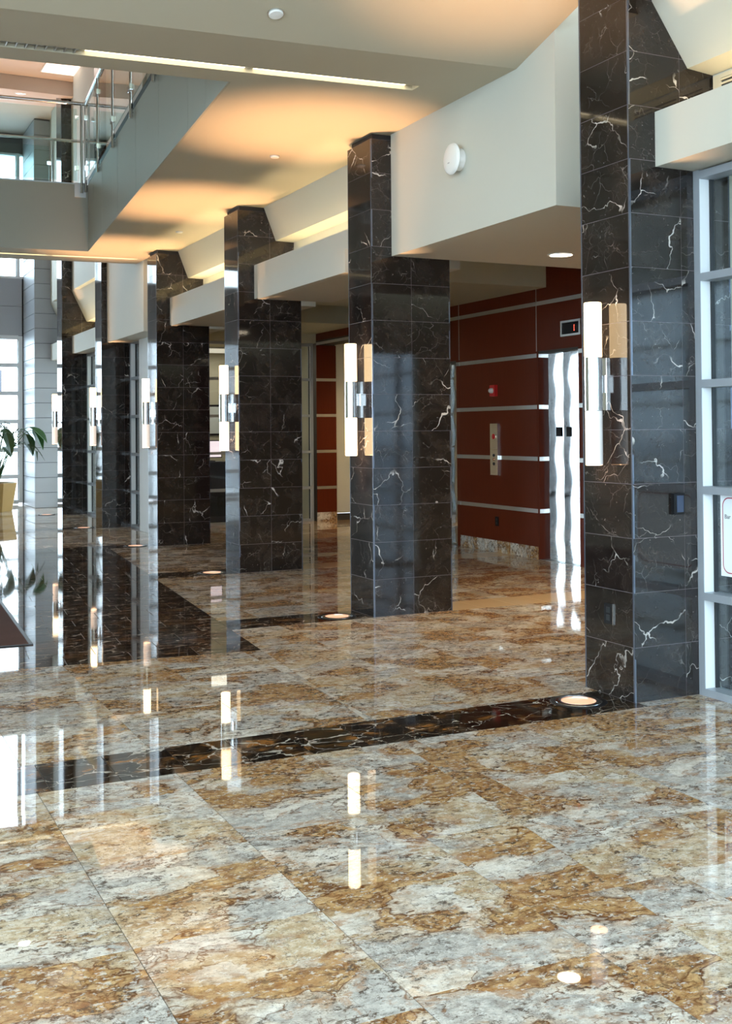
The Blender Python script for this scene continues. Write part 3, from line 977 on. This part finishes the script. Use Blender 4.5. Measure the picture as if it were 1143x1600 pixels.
# corridor opening with red return, cream wall beyond
MB().box(XR, XR + 0.36, YB - 0.02, YB - 0.001, 0.147, 0.54).build('wood_panel', 'mahogany', wall_el)
zs = [0.147] + BARS
for i in range(1, 5):
    MB().box(XR, XR + 0.36, YB - 0.02, YB - 0.001, BARS[i - 1] + 0.025, BARS[i] - 0.025).build('wood_panel', 'mahogany', wall_el)
for b in BARS[:4]:
    MB().box(XR, XR + 0.36, YB - 0.018, YB - 0.001, b - 0.024, b + 0.024).build('metal_reveal', 'aluminium', wall_el)
MB().box(XR - 0.002, XR + 0.362, YB - 0.024, YB - 0.001, 0.0, 0.147).build('granite_base', 'granite', bs)
cw = struct(MB().box(XR + 0.361, 9.6, YB, YB + 0.15, 0.12, 3.45).box(9.5, 9.6, 15.0, YB, 0, 3.45).build('wall_corridor', 'wall_paint'), 'cream corridor wall past the red return')
struct(MB().box(XR + 0.361, 9.5, YB - 0.015, YB - 0.0, 0, 0.118).build('baseboard_corridor', 'dark_base'))
struct(MB().box(XR + 0.35, 9.6, 15.0, YB, 3.0, 3.1).build('ceiling_corridor', 'soffit_paint'))
struct(MB().box(XR + 0.6, 9.6, 15.0, 15.1, 0, 3.0).build('wall_corridor_near', 'wall_paint'))
downlight(8.75, 16.4, 3.0, 0.085, 'added downlight brightening the corridor past the red return', 45, 0, 150)  # no known fitting here; added so the cream wall gets light
# lobby near partition (seen in reflections)
struct(MB().box(4.83, 5.6, 5.10, 5.25, 0, 3.07).box(6.2, XR + 0.6, 5.10, 5.25, 0, 3.07).box(5.6, 6.2, 5.10, 5.25, 2.4, 3.07).build('wall_lobby_near', 'wall_paint'), 'cream partition at the near side of the elevator lobby')
struct(MB().box(XR + 0.02, XR + 0.2, 5.25, 8.36, 0, 3.6).build('wall_lobby_side', 'mahogany'))

# ------------------------------------------------------------------ glazed fronts
ZB = [0.02, 0.567, 1.173, 1.782, 2.393, 2.98]
def glazing(name, label, org, ang, verts, zs, fm='frame_metal', depth=0.11, w=0.048, glass='window_glass', inset=0.085, tz=0.022):
    """vertical glazed screen: local x along the wall, local +y is the depth behind the front face"""
    root = struct(empty(name, org, ang), label)
    for x in verts:
        MB().box(x - w / 2, x + w / 2, 0, depth, zs[0] - 0.02, zs[-1] + 0.03).build('mullion', fm, root)
    for a, b in zip(verts[:-1], verts[1:]):
        for z in zs:
            MB().box(a + w / 2, b - w / 2, 0.0, depth, z - tz, z + tz).build('transom', fm, root)
        for z0, z1 in zip(zs[:-1], zs[1:]):
            MB().box(a + w / 2 + 0.001, b - w / 2 - 0.001, inset, inset + 0.006, z0 + 0.023, z1 - 0.023).build('pane', glass, root)
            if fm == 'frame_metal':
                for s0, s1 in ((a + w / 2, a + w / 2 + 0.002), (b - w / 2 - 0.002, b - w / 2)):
                    MB().box(s0, s1, 0.004, inset - 0.0125, z0 + 0.0225, z1 - 0.0225).build('reveal_daylight', 'frame_white', root)  # white skin paints the daylight on the reveal; no separate insert
            for s0, s1 in ((a + w / 2, a + w / 2 + 0.012), (b - w / 2 - 0.012, b - w / 2)):
                MB().box(s0, s1, inset - 0.012, inset + 0.016, z0 + 0.022, z1 - 0.022).build('gasket', 'gasket', root)
    return root
# front beside the first column: front face on X = XG, running towards the viewer
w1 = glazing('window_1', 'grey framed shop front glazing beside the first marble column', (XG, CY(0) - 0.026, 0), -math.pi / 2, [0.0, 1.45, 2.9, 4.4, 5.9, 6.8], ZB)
# rear office front, faces the viewer
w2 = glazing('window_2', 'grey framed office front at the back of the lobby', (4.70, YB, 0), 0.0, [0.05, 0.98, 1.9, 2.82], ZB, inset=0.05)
# fifth bay and sixth bay fronts
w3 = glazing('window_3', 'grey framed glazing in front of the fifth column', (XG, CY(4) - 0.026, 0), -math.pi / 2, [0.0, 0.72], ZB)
struct(MB().box(4.50, 4.62, CY(3) + DY + 0.002, 17.46, 0, 2.969).build('wall_jamb', 'frame_white'), 'pale flat wall panel beside the fourth column')
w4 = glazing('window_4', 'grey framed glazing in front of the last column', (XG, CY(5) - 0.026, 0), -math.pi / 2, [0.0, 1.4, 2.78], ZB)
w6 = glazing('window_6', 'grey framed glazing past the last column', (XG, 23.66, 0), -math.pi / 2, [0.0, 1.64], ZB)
# far end glazing with a solid band
zlow = [0.06, 0.6, 1.17, 1.775, 2.378, 2.98, 3.575]
xs = [3.90 - 1.22 * i for i in range(6)]
w5 = glazing('window_5', 'white framed end glazing of the atrium, lower band', (0, 25.1, 0), 0.0, sorted(xs), zlow, fm='frame_white', depth=0.12, w=0.085, inset=0.06, tz=0.042)
w7 = glazing('window_7', 'white framed end glazing of the atrium, upper band', (0, 25.1, 0), 0.0, sorted([3.86 - 1.22 * i for i in range(-1, 6)]), [4.86, 7.50], fm='frame_white', depth=0.12, w=0.06, inset=0.06)
wf = struct(empty('wall_end'), 'grey panelled end wall of the atrium')
MB().box(-7.1, 5.2, 25.13, 25.25, 3.60, 4.84).box(-7.1, 5.2, 25.13, 25.25, 7.53, 8.3).box(-4.3, -2.24, 25.13, 25.25, 0, 3.6).box(-7.1, -2.24, 25.13, 25.25, 4.84, 7.53).box(3.95, 5.2, 25.13, 25.25, 0, 4.84).build('backing', 'panel_joint', wf)
for i in range(6):
    xb_ = 3.935 - 1.22 * i
    for (za, zb) in ((3.615, 4.235), (4.243, 4.84)):
        MB().box(xb_ - 1.214, xb_, 25.105, 25.129, za, zb).build('metal_panel', 'panel_metal', wf)
MB().box(-4.3, -2.26, 25.105, 25.129, 0, 3.6).build('metal_panel', 'panel_metal', wf)
MB().box(-7.0, -2.26, 25.105, 25.129, 4.85, 8.0).build('metal_panel', 'panel_metal', wf)
glazing('window_11', 'white framed end glazing by the side wall', (0, 25.1, 0), 0.0, [-6.9, -5.6, -4.34], zlow, fm='frame_white', depth=0.12, w=0.085, inset=0.06)
# panelled pier
pr = struct(empty('wall_pier'), 'pier clad in grey metal panels at the end of the colonnade')
MB().box(3.975, 5.19, 23.715, 25.1, 0, 8.04).build('backing', 'panel_joint', pr)
for i in range(26):
    za, zb = 0.3043 * i + 0.006 + (0.008 if i else 0), 0.3043 * (i + 1) + 0.004
    zb = min(zb, 8.04)
    MB().box(3.963, 5.19, 23.70, 23.716, za, zb).build('metal_panel', 'panel_metal', pr)
    MB().box(3.960, 3.976, 23.7165, 25.1, za, zb).build('metal_panel', 'panel_metal', pr)

# ------------------------------------------------------------------ enclosure out of view: side wall, entrance glazing, upper level
struct(MB().box(-7.1, -7.0, 7.0, 25.2, 0, 8.3).build('wall_side', 'wall_paint'))
struct(MB().box(-7.1, -7.0, -1.8, 7.0, 5.0, 5.6).build('wall_side_head', 'wall_paint'))
glazing('window_8', 'tall side glazing of the entrance', (-7.0, 6.9, 0), -math.pi / 2, [0.05 + 1.24 * i for i in range(8)], [0.05, 1.2, 2.4, 3.6, 4.95], fm='frame_white', w=0.07)
glazing('window_9', 'tall entrance glazing', (-6.9, -1.8, 0), 0.0, [0.05 + 1.42 * i for i in range(9)], [0.05, 1.2, 2.4, 3.6, 4.95], fm='frame_white', w=0.07)
struct(MB().box(-7.1, 5.3, -1.95, -1.8, 5.0, 5.6).build('wall_entrance_head', 'wall_paint'))
up = MB()
up.box(-7.1, 5.2, 6.9, 21.3, 8.05, 8.2)
up.box(-7.1, 5.2, 21.3, 21.5, 7.78, 8.2)
up.box(-7.1, 5.2, 21.5, 25.2, 7.95, 8.2)
struct(up.build('ceiling_upper', 'upper_paint'), 'upper floor ceiling above the atrium')
struct(MB().box(4.90, 5.0, 8.4, 15.38, 4.88, 8.04).build('wall_upper', 'wall_paint'), 'upper floor side wall')
struct(MB().box(-7.0, 5.0, 6.9, 7.0, 4.89, 8.04).build('wall_upper_near', 'wall_paint'))
o = empty('ceiling_panel_light', (3.91, 20.55, 8.049))
MB().box(-0.29, 0.29, -0.32, 0.32, -0.012, 0.0).build('diffuser', 'troffer_lit', o)
for a in ((-0.31, 0.31, -0.34, -0.32), (-0.31, 0.31, 0.32, 0.34), (-0.31, -0.29, -0.32, 0.32), (0.29, 0.31, -0.32, 0.32)):
    MB().box(a[0], a[1], a[2], a[3], -0.016, 0.0).build('frame', 'white_plastic', o)
tag(o, 'square lit ceiling panel on the upper floor', 'ceiling light')
downlight(3.45, 22.0, 7.95, 0.11, 'round downlight on the upper floor ceiling above the railing', 0, 0, 130)

# ------------------------------------------------------------------ glass balustrades
def rail_post(root, x, y, z0, z1, nx, ny, plate=False):
    """nx,ny: direction out of the fascia"""
    px, py = x + nx * 0.045, y + ny * 0.045
    p = auto_smooth(MB().tube([(px, py, z0), (px, py, z1)], 0.019, 14).build('post', 'brushed_steel', root))
    MB().tube([(x + nx * 0.015, y + ny * 0.015, 4.835), (px, py, 4.835)], 0.012, 8).build('standoff', 'chrome', p)
    MB().tube([(x + nx * 0.015, y + ny * 0.015, 4.80), (px, py, 4.80)], 0.012, 8).build('standoff', 'chrome', p)
    return p
def clipz(root, x, y, z):
    return MB().box(x - 0.025, x + 0.025, y - 0.015, y + 0.015, z - 0.028, z + 0.028).build('glass_clamp', 'chrome', root)
# along the void side
rr = empty('glass_balustrade', (Q[0], Q[1], 4.9))
inv = Matrix.Translation((-Q[0], -Q[1], -4.9))
tag(rr, 'stainless and glass balustrade along the side of the void', 'balustrade')
def at(t, off=0.0):
    return (Q[0] + VX * t + EX * off, Q[1] + VY * t + EY * off)
ts = [0.03, 1.29, 2.58, 3.87, 5.18, 6.47, 7.76]
parts = []
for t in ts:
    x, y = at(t)
    parts.append(rail_post(rr, x, y, 4.775, 5.95, EX, EY))
a, b = at(0.0, 0.045), at(7.9, 0.045)
parts.append(auto_smooth(MB().tube([(a[0], a[1], 5.972), (b[0], b[1], 5.972)], 0.026, 14).build('top_rail', 'brushed_steel', rr)))
a, b = at(0.0, -0.02), at(7.9, -0.02)
parts.append(MB().prism([at(0.0, 0.013), at(7.9, 0.013), at(7.9, -0.05), at(0.0, -0.05)], 4.887, 4.95).build('base_shoe', 'gasket', rr))
for t0, t1 in zip(ts[:-1], ts[1:]):
    q = [at(t0 + 0.06, 0.04), at(t1 - 0.06, 0.04), at(t1 - 0.06, 0.052), at(t0 + 0.06, 0.052)]
    parts.append(MB().prism(q, 4.955, 5.87).build('glass_panel', 'rail_glass', rr))
    for tt in (t0 + 0.06, t1 - 0.06):
        for z in (5.09, 5.77):
            x, y = at(tt, 0.046)
            parts.append(clipz(rr, x, y, z))
# along the end of the void
r2 = empty('glass_balustrade', (Q[0], Q[1], 4.9))
tag(r2, 'stainless and glass balustrade facing the lobby on the balcony bridge', 'balustrade')
def at2(t, off=0.0):
    return (Q[0] + EX * t + VX * off, Q[1] + EY * t + VY * off)
ts = [0.10, 1.40, 2.70, 4.0, 5.3, 6.6]
p2 = []
for t in ts:
    x, y = at2(t)
    p2.append(rail_post(r2, x, y, 4.755, 5.95, VX, VY))
    c0, c1 = at2(t - 0.06, 0.013), at2(t + 0.09, 0.013)
    c2, c3 = at2(t + 0.09, 0.021), at2(t - 0.06, 0.021)
    p2.append(MB().prism([c0, c1, c2, c3], 4.705, 4.90).build('mount_plate', 'sign_white', r2))
a, b = at2(0.0, 0.045), at2(8.0, 0.045)
p2.append(auto_smooth(MB().tube([(a[0], a[1], 5.965), (b[0], b[1], 5.965)], 0.024, 14).build('top_rail', 'brushed_steel', r2)))
p2.append(MB().prism([at2(0.05, 0.0), at2(8.0, 0.0), at2(8.0, -0.06), at2(0.05, -0.06)], 4.881, 4.90).build('base_shoe', 'frame_white', r2))
for t0, t1 in zip(ts[:-1], ts[1:]):
    q = [at2(t0 + 0.06, 0.04), at2(t1 - 0.06, 0.04), at2(t1 - 0.06, 0.052), at2(t0 + 0.06, 0.052)]
    p2.append(MB().prism(q, 4.92, 5.89).build('glass_panel', 'rail_glass', r2))
    for tt in (t0 + 0.06, t1 - 0.06):
        for z in (5.09, 5.77):
            x, y = at2(tt, 0.046)
            p2.append(clipz(r2, x, y, z))
# on the atrium side of the bridge
r3 = empty('glass_balustrade', (2.6, 17.5, 4.9))
tag(r3, 'stainless and glass balustrade on the far edge of the bridge', 'balustrade')
p3 = []
YA = lambda x: 17.52 + SL * (x - 2.46)
for x in (3.20, 2.10, 1.0, -0.1, -1.2):
    p3.append(auto_smooth(MB().tube([(x, YA(x), 4.885), (x, YA(x), 5.95)], 0.019, 12).build('post', 'brushed_steel', r3)))
    if x > -1.2:
        p3.append(MB().prism([(x - 1.04, YA(x - 1.04)), (x - 0.06, YA(x - 0.06)), (x - 0.06, YA(x - 0.06) + 0.012), (x - 1.04, YA(x - 1.04) + 0.012)], 4.95, 5.86).build('glass_panel', 'rail_glass', r3))
        for xx in (x - 0.06, x - 1.04):
            p3.append(clipz(r3, xx, YA(xx), 5.6))
p3.append(auto_smooth(MB().tube([(4.1, YA(4.1), 5.965), (-1.3, YA(-1.3), 5.965)], 0.022, 12).build('top_rail', 'brushed_steel', r3)))
for root, ps in ((rr, parts), (r2, p2), (r3, p3)):
    for o in ps:
        o.matrix_parent_inverse = Matrix.Translation(-Vector(root.location))

# ------------------------------------------------------------------ entrance mat
ex, ey = 0.045, 0.999
def mp(u, w):
    return (1.396 + ex * u - ey * w, 8.447 + ey * u + ex * w)
o = empty('floor_mat', (0.6, 9.7, 0.001))
c = Vector((0.6, 9.7))
def loc2(p):
    return (p[0] - c.x, p[1] - c.y)
MB().prism([loc2(mp(0.03, 0.03)), loc2(mp(0.03, 2.4)), loc2(mp(3.4, 2.4)), loc2(mp(3.4, 0.03))], 0.0, 0.010).build('carpet', 'mat_brown', o)
for q in ([mp(0, 0), mp(0, 2.43), mp(0.03, 2.43), mp(0.03, 0)], [mp(0.03, 0), mp(0.03, 0.03), mp(3.43, 0.03), mp(3.43, 0)]):
    MB().prism([loc2(x) for x in q], 0.0, 0.006).build('rubber_edge', 'black_plastic', o)
tag(o, 'dark brown entrance mat lying on the dark marble floor', 'mat')

# ------------------------------------------------------------------ vent grille in the entrance cove
o = empty('air_vent', (4.711, 4.655, 3.475))
for a in ((-0.32, 0.40, 0.075, 0.10), (-0.32, 0.40, -0.12, -0.095), (-0.32, -0.29, -0.095, 0.075), (0.34, 0.40, -0.095, 0.075)):
    MB().box(-0.012, -0.0005, a[0], a[1], a[2], a[3]).build('frame', 'vent_cream', o)
MB().box(-0.003, -0.0005, -0.29, 0.34, -0.095, 0.075).build('backing', 'dark_base', o)
for i in range(7):
    z = -0.082 + i * 0.024
    MB().box(-0.011, -0.003, -0.29, 0.34, z, z + 0.011).build('louver_blade', 'vent_cream', o)
for y in (0.12, -0.10):
    MB().box(-0.0115, -0.003, y - 0.006, y + 0.006, -0.095, 0.075).build('divider', 'vent_cream', o)
tag(o, 'cream louvred air vent in the cove above the shop front', 'vent')

# ------------------------------------------------------------------ notice on the shop front glass
o = empty('glass_notice', (XG + 0.081, 4.962, 0.919))
MB().box(-0.003, 0.0, -0.52, 0.0, -0.232, 0.232).build('sheet', 'sign_white', o)
def rounded(y0, y1, z0, z1, r, n=6):
    pts = []
    for cy_, cz_, a0 in ((y1 - r, z1 - r, 0), (y0 + r, z1 - r, 90), (y0 + r, z0 + r, 180), (y1 - r, z0 + r, 270)):
        for i in range(n + 1):
            a = math.radians(a0 + 90 * i / n)
            pts.append((cy_ + r * math.cos(a), cz_ + r * math.sin(a)))
    return pts
po, pi_ = rounded(-0.505, -0.015, -0.215, 0.215, 0.05), rounded(-0.499, -0.021, -0.209, 0.209, 0.045)
n = len(po)
mesh('border_line', [(-0.0036, y, z) for y, z in po] + [(-0.0036, y, z) for y, z in pi_] , [(i, (i + 1) % n, n + (i + 1) % n, n + i) for i in range(n)], 'sign_red', o)
def text(body, size, loc, rot, mat, parent, name):
    cu = bpy.data.curves.new(name, 'FONT')
    cu.body = body
    cu.size = size
    cu.extrude = 0.0004
    ob = bpy.data.objects.new(name, cu)
    COL.objects.link(ob)
    bpy.context.view_layer.update()
    me = bpy.data.meshes.new_from_object(ob.evaluated_get(bpy.context.evaluated_depsgraph_get()))
    bpy.data.objects.remove(ob)
    me.materials.append(M[mat])
    ob = bpy.data.objects.new(name, me)
    COL.objects.link(ob)
    ob.parent = parent
    ob.location = loc
    ob.rotation_euler = rot
    return ob
text('Bar', 0.034, (-0.0038, -0.032, 0.095), (math.pi / 2, 0, -math.pi / 2), 'sign_ink', o, 'lettering')
tag(o, 'white notice with a red rounded border on the shop front glass', 'notice')

# ------------------------------------------------------------------ office behind the rear front
struct(MB().box(4.70, XR, 21.2, 21.3, 0, 3.5).build('wall_office_back', 'wall_paint'), 'cream back wall of the rear office')
struct(MB().box(4.70, XR + 0.1, YB + 0.12, 21.3, 3.05, 3.15).build('ceiling_office', 'wall_paint'), 'ceiling of the rear office')
struct(MB().box(XR, XR + 0.02, YB + 0.31, 21.3, 0, 3.05).build('wall_office_side', 'wall_paint'))
struct(MB().box(4.66, 4.70, CY(4) + DY + 0.01, 21.3, 0, 3.05).build('wall_office_divider', 'wall_paint'))
struct(MB().box(4.70, XR, YB, YB + 0.12, 3.01, 3.49).build('wall_office_head', 'soffit_paint'), 'painted head above the rear office front')
o = empty('office_fill_panel', (6.1, 20.2, 3.049))  # made-up panel, added to light the office interior
MB().box(-1.2, 1.2, -0.6, 0.6, -0.02, 0.0).build('diffuser', 'office_fill_lit', o)
MB().box(-1.23, 1.23, -0.63, -0.6, -0.025, 0.0).build('frame', 'white_plastic', o)
lamp('office_fill_glow', 'AREA', (0, 0, -0.03), 8, (1.0, 0.90, 0.74), o, (0, 0, 0), shape='RECTANGLE', size=2.4, size_y=1.2)
tag(o, 'added ceiling panel that lights the rear office', 'ceiling light')
o = empty('reception_counter', (5.85, 18.6, 0))
MB().box(-0.75, 0.9, -0.25, 0.25, 0, 0.98).build('body', 'desk_dark', o)
MB().box(-0.8, 0.95, -0.3, 0.3, 0.98, 1.02).build('counter_top', 'desk_dark', o)
MB().box(-0.7, 0.85, -0.262, -0.25, 0.1, 0.5).build('front_panel', 'black_plastic', o)
tag(o, 'dark reception counter behind the rear office glass', 'counter')
o = empty('monitor', (5.93, 18.55, 1.021))
MB().box(-0.13, 0.13, -0.09, 0.09, 0.0, 0.015).build('foot', 'black_plastic', o)
MB().box(-0.02, 0.02, -0.015, 0.015, 0.015, 0.1).build('stand', 'black_plastic', o)
MB().box(-0.27, 0.27, -0.02, 0.02, 0.06, 0.36).build('bezel', 'black_plastic', o)
MB().box(-0.255, 0.255, -0.023, -0.02, 0.075, 0.345).build('screen', 'monitor_lit', o)
tag(o, 'lit screen standing on the dark reception counter', 'monitor')
o = empty('pendant_lamp', (5.83, 19.0, 2.18))
auto_smooth(MB().lathe([(0.13, 0.0), (0.12, 0.10), (0.08, 0.20), (0.03, 0.26), (0.0, 0.27)], 24).build('shade', 'pendant_lit', o))
MB().tube([(0, 0, 0.26), (0, 0, 0.869)], 0.006, 6).build('cord', 'black_plastic', o)
tag(o, 'amber glass pendant lamp in the rear office', 'pendant lamp')
o = empty('office_chair', (7.1, 18.9, 0), 0.4)
auto_smooth(MB().lathe([(0.0, 0.40), (0.22, 0.40), (0.25, 0.44), (0.22, 0.49), (0.0, 0.50)], 20).build('seat', 'desk_dark', o))
MB().box(-0.22, 0.22, 0.20, 0.26, 0.55, 1.10).build('backrest', 'desk_dark', o)
MB().tube([(0, 0, 0.08), (0, 0, 0.40)], 0.03, 8).build('gas_lift', 'black_plastic', o)
MB().box(-0.03, 0.03, 0.2, 0.24, 0.44, 0.6).build('back_bracket', 'black_plastic', o)
for i in range(5):
    a = 2 * math.pi * i / 5
    MB().tube([(0, 0, 0.09), (0.28 * math.cos(a), 0.28 * math.sin(a), 0.05)], 0.018, 6).build('leg', 'black_plastic', o)
    MB().lathe([(0.025, -0.015), (0.025, 0.015)], 10, 'X', (0.28 * math.cos(a), 0.28 * math.sin(a), 0.025)).build('castor', 'black_plastic', o)
tag(o, 'black office chair behind the rear office glass', 'chair')
o = empty('wall_picture', (7.2, 21.199, 1.75))
MB().box(-0.45, 0.45, -0.02, 0.0, -0.3, 0.3).build('frame', 'black_plastic', o)
MB().box(-0.41, 0.41, -0.022, -0.02, -0.26, 0.26).build('print', 'sign_white', o)
tag(o, 'pale framed picture on the back wall of the rear office', 'picture')

# shop behind the first front
glazing('window_12', 'side glazing of the shop', (8.2, -1.75, 0), math.pi / 2, [0.05 + 1.35 * i for i in range(6)], ZB, fm='frame_white', glass='tinted_glass')
struct(MB().box(4.72, 8.3, -1.8, 5.1, 3.02, 3.12).build('ceiling_shop', 'soffit_paint'))
glazing('window_10', 'outer glazing of the shop', (4.72, -1.8, 0), 0.0, [0.05, 1.2, 2.35, 3.5], ZB, fm='frame_white', glass='tinted_glass')

# ------------------------------------------------------------------ planter and plant at the end glazing
pc = (3.13, 23.2)
o = empty('planter', (pc[0], pc[1], 0.001), math.radians(12))
prof = [(0.0, 0.0), (0.325, 0.0), (0.425, 0.56), (0.385, 0.56), (0.37, 0.50), (0.0, 0.50)]
MB().lathe(prof[:4] + [(0.375, 0.50)], 8).build('pot', 'planter_glaze', o)
MB().lathe([(0.0, 0.515), (0.2, 0.52), (0.376, 0.50), (0.0, 0.49)], 8).build('soil', 'soil', o)
tag(o, 'faceted ochre planter standing by the end glazing', 'planter')
pl = empty('potted_palm', (pc[0], pc[1], 0.515))
def blade(pts, widths, fold=0.25):
    """leaf surface with a folded midrib along pts"""
    pts = [Vector(p) for p in pts]
    vs, fs = [], []
    for i, p in enumerate(pts):
        d = (pts[min(i + 1, len(pts) - 1)] - pts[max(i - 1, 0)]).normalized()
        s = d.cross(Vector((0, 0, 1)))
        if s.length < 0.05:
            s = Vector((1, 0, 0))
        s.normalize()
        n = s.cross(d)
        w = widths[i]
        vs += [p + s * w + n * w * fold, p, p - s * w + n * w * fold, p - n * 0.002]
    for i in range(len(pts) - 1):
        k = 4 * i
        fs += [(k, k + 1, k + 5, k + 4), (k + 1, k + 2, k + 6, k + 5), (k + 2, k + 3, k + 7, k + 6), (k + 3, k, k + 4, k + 7)]
    return vs, fs
def arc(az, h, reach, droop, n=7, start=0.0):
    res = []
    for i in range(n):
        t = i / (n - 1)
        rr_ = start + reach * t ** 1.3
        res.append((rr_ * math.cos(az), rr_ * math.sin(az), h * (1 - (1 - t) ** 2) - droop * t ** 3))
    return res
rnd = random.Random(3)
for i in range(9):
    az = i * 0.72 + rnd.uniform(-0.2, 0.2)
    h, rc = rnd.uniform(1.0, 1.5), rnd.uniform(0.45, 0.85)
    spine = arc(az, h, rc, 0.35, 12, 0.03)
    f = MB().tube(spine, [0.010 - 0.0006 * k for k in range(12)], 6).build('frond_stem', 'stem_green', pl)
    lv = MB()
    for k in range(5, 12):
        p = Vector(spine[k])
        d = (Vector(spine[k]) - Vector(spine[k - 1])).normalized()
        sd = d.cross(Vector((0, 0, 1))).normalized()
        for sgn in (-1, 1):
            L = 0.30 - 0.02 * abs(k - 7)
            q = [p, p + (sd * sgn * 0.5 + d * 0.6) * L * 0.5 + Vector((0, 0, 0.02)), p + (sd * sgn * 0.75 + d * 0.7) * L + Vector((0, 0, -0.10))]
            lv.add(*blade(q, [0.008, 0.020, 0.002]))
    lv.build('frond_leaves', 'leaf_dark', f)
for i in range(22):
    az = rnd.uniform(0, 6.28)
    q = arc(az, rnd.uniform(0.3, 0.6), rnd.uniform(0.15, 0.4), 0.1, 6, 0.05)
    MB().add(*blade(q, [0.010, 0.016, 0.018, 0.014, 0.008, 0.001])).build('sword_leaf', 'leaf_mid' if i % 2 else 'leaf_dark', pl)
def broad(base, tipdir, L, W, nm='broad_leaf', mat='leaf_mid', droop=0.5):
    b = Vector(base)
    d = Vector(tipdir).normalized()
    q = [b + d * L * t + Vector((0, 0, -droop * L * t * t)) for t in [0, 0.12, 0.3, 0.5, 0.7, 0.88, 1.0]]
    return MB().add(*blade(q, [W * x for x in (0.05, 0.6, 0.95, 1.0, 0.75, 0.35, 0.02)], 0.35)).build(nm, mat, pl)
for (st, ld, L, W, mt) in (((0.57, -0.35, 1.13), (0.42, -0.45, -0.22), 0.46, 0.13, 'leaf_mid'), ((0.52, -0.3, 1.00), (0.16, -0.42, -0.5), 0.40, 0.11, 'leaf_dark'), ((0.66, -0.33, 1.08), (0.22, -0.5, -0.42), 0.42, 0.10, 'leaf_mid'),
                           ((0.10, -0.55, 1.10), (0.1, -0.5, -0.5), 0.5, 0.11, 'leaf_mid'), ((-0.3, -0.3, 1.2), (-0.4, -0.4, 0.1), 0.5, 0.12, 'leaf_dark'),
                           ((0.12, -0.25, 0.75), (0.1, -0.5, -0.1), 0.38, 0.09, 'leaf_mid')):
    MB().tube([(0.03, 0, 0), (st[0] * 0.35, st[1] * 0.4, st[2] * 0.6), (st[0] * 0.8, st[1] * 0.8, st[2] * 0.95), st], [0.010, 0.009, 0.007, 0.005], 6).build('leaf_stalk', 'stem_green', pl)
    broad(st, ld, L, W, mat=mt, droop=0.35)
tag(pl, 'potted palm with arching fronds and broad leaves in the ochre planter', 'plant')

# ------------------------------------------------------------------ outdoors beyond the end glazing
struct(MB().box(-120, 120, -120, -2.1, -0.2, -0.06).box(-120, 120, 25.5, 160, -0.2, -0.06).box(-120, -7.3, -2.1, 25.5, -0.2, -0.06).box(9.7, 120, -2.1, 25.5, -0.2, -0.06).build('ground', 'concrete'), 'pale concrete forecourt outdoors')

o = empty('reflection_block', (-4.0, 30.0, -0.06))  # unseen mass added and sized to dull the sky mirrored in a column
MB().box(-2.5, 2.5, 0, 6, 0, 4.6).build('wall', 'facade_pale', o)
MB().box(-2.6, 2.6, -0.15, 6.1, 4.6, 4.8).build('roof', 'facade_pale', o)
for i in range(4):
    w_ = MB().box(-2.2 + 1.15 * i, -1.35 + 1.15 * i, -0.03, 0.0, 1.0, 2.6).build('window', 'facade_dark', o)
tag(o, 'low pale building added out of view to grey the reflections in the marble', 'building')

o = empty('entrance_canopy', (4.0, 33.0, -0.06))
MB().box(-1.6, 0.62, 0.0, 3.0, 2.75, 3.35).build('roof', 'facade_dark', o)
for x in (0.42, -1.3):
    MB().box(x, x + 0.16, 0.2, 0.36, 0.0, 2.75).build('post', 'concrete', o)
tag(o, 'dark canopy on posts outside the end glazing', 'canopy')
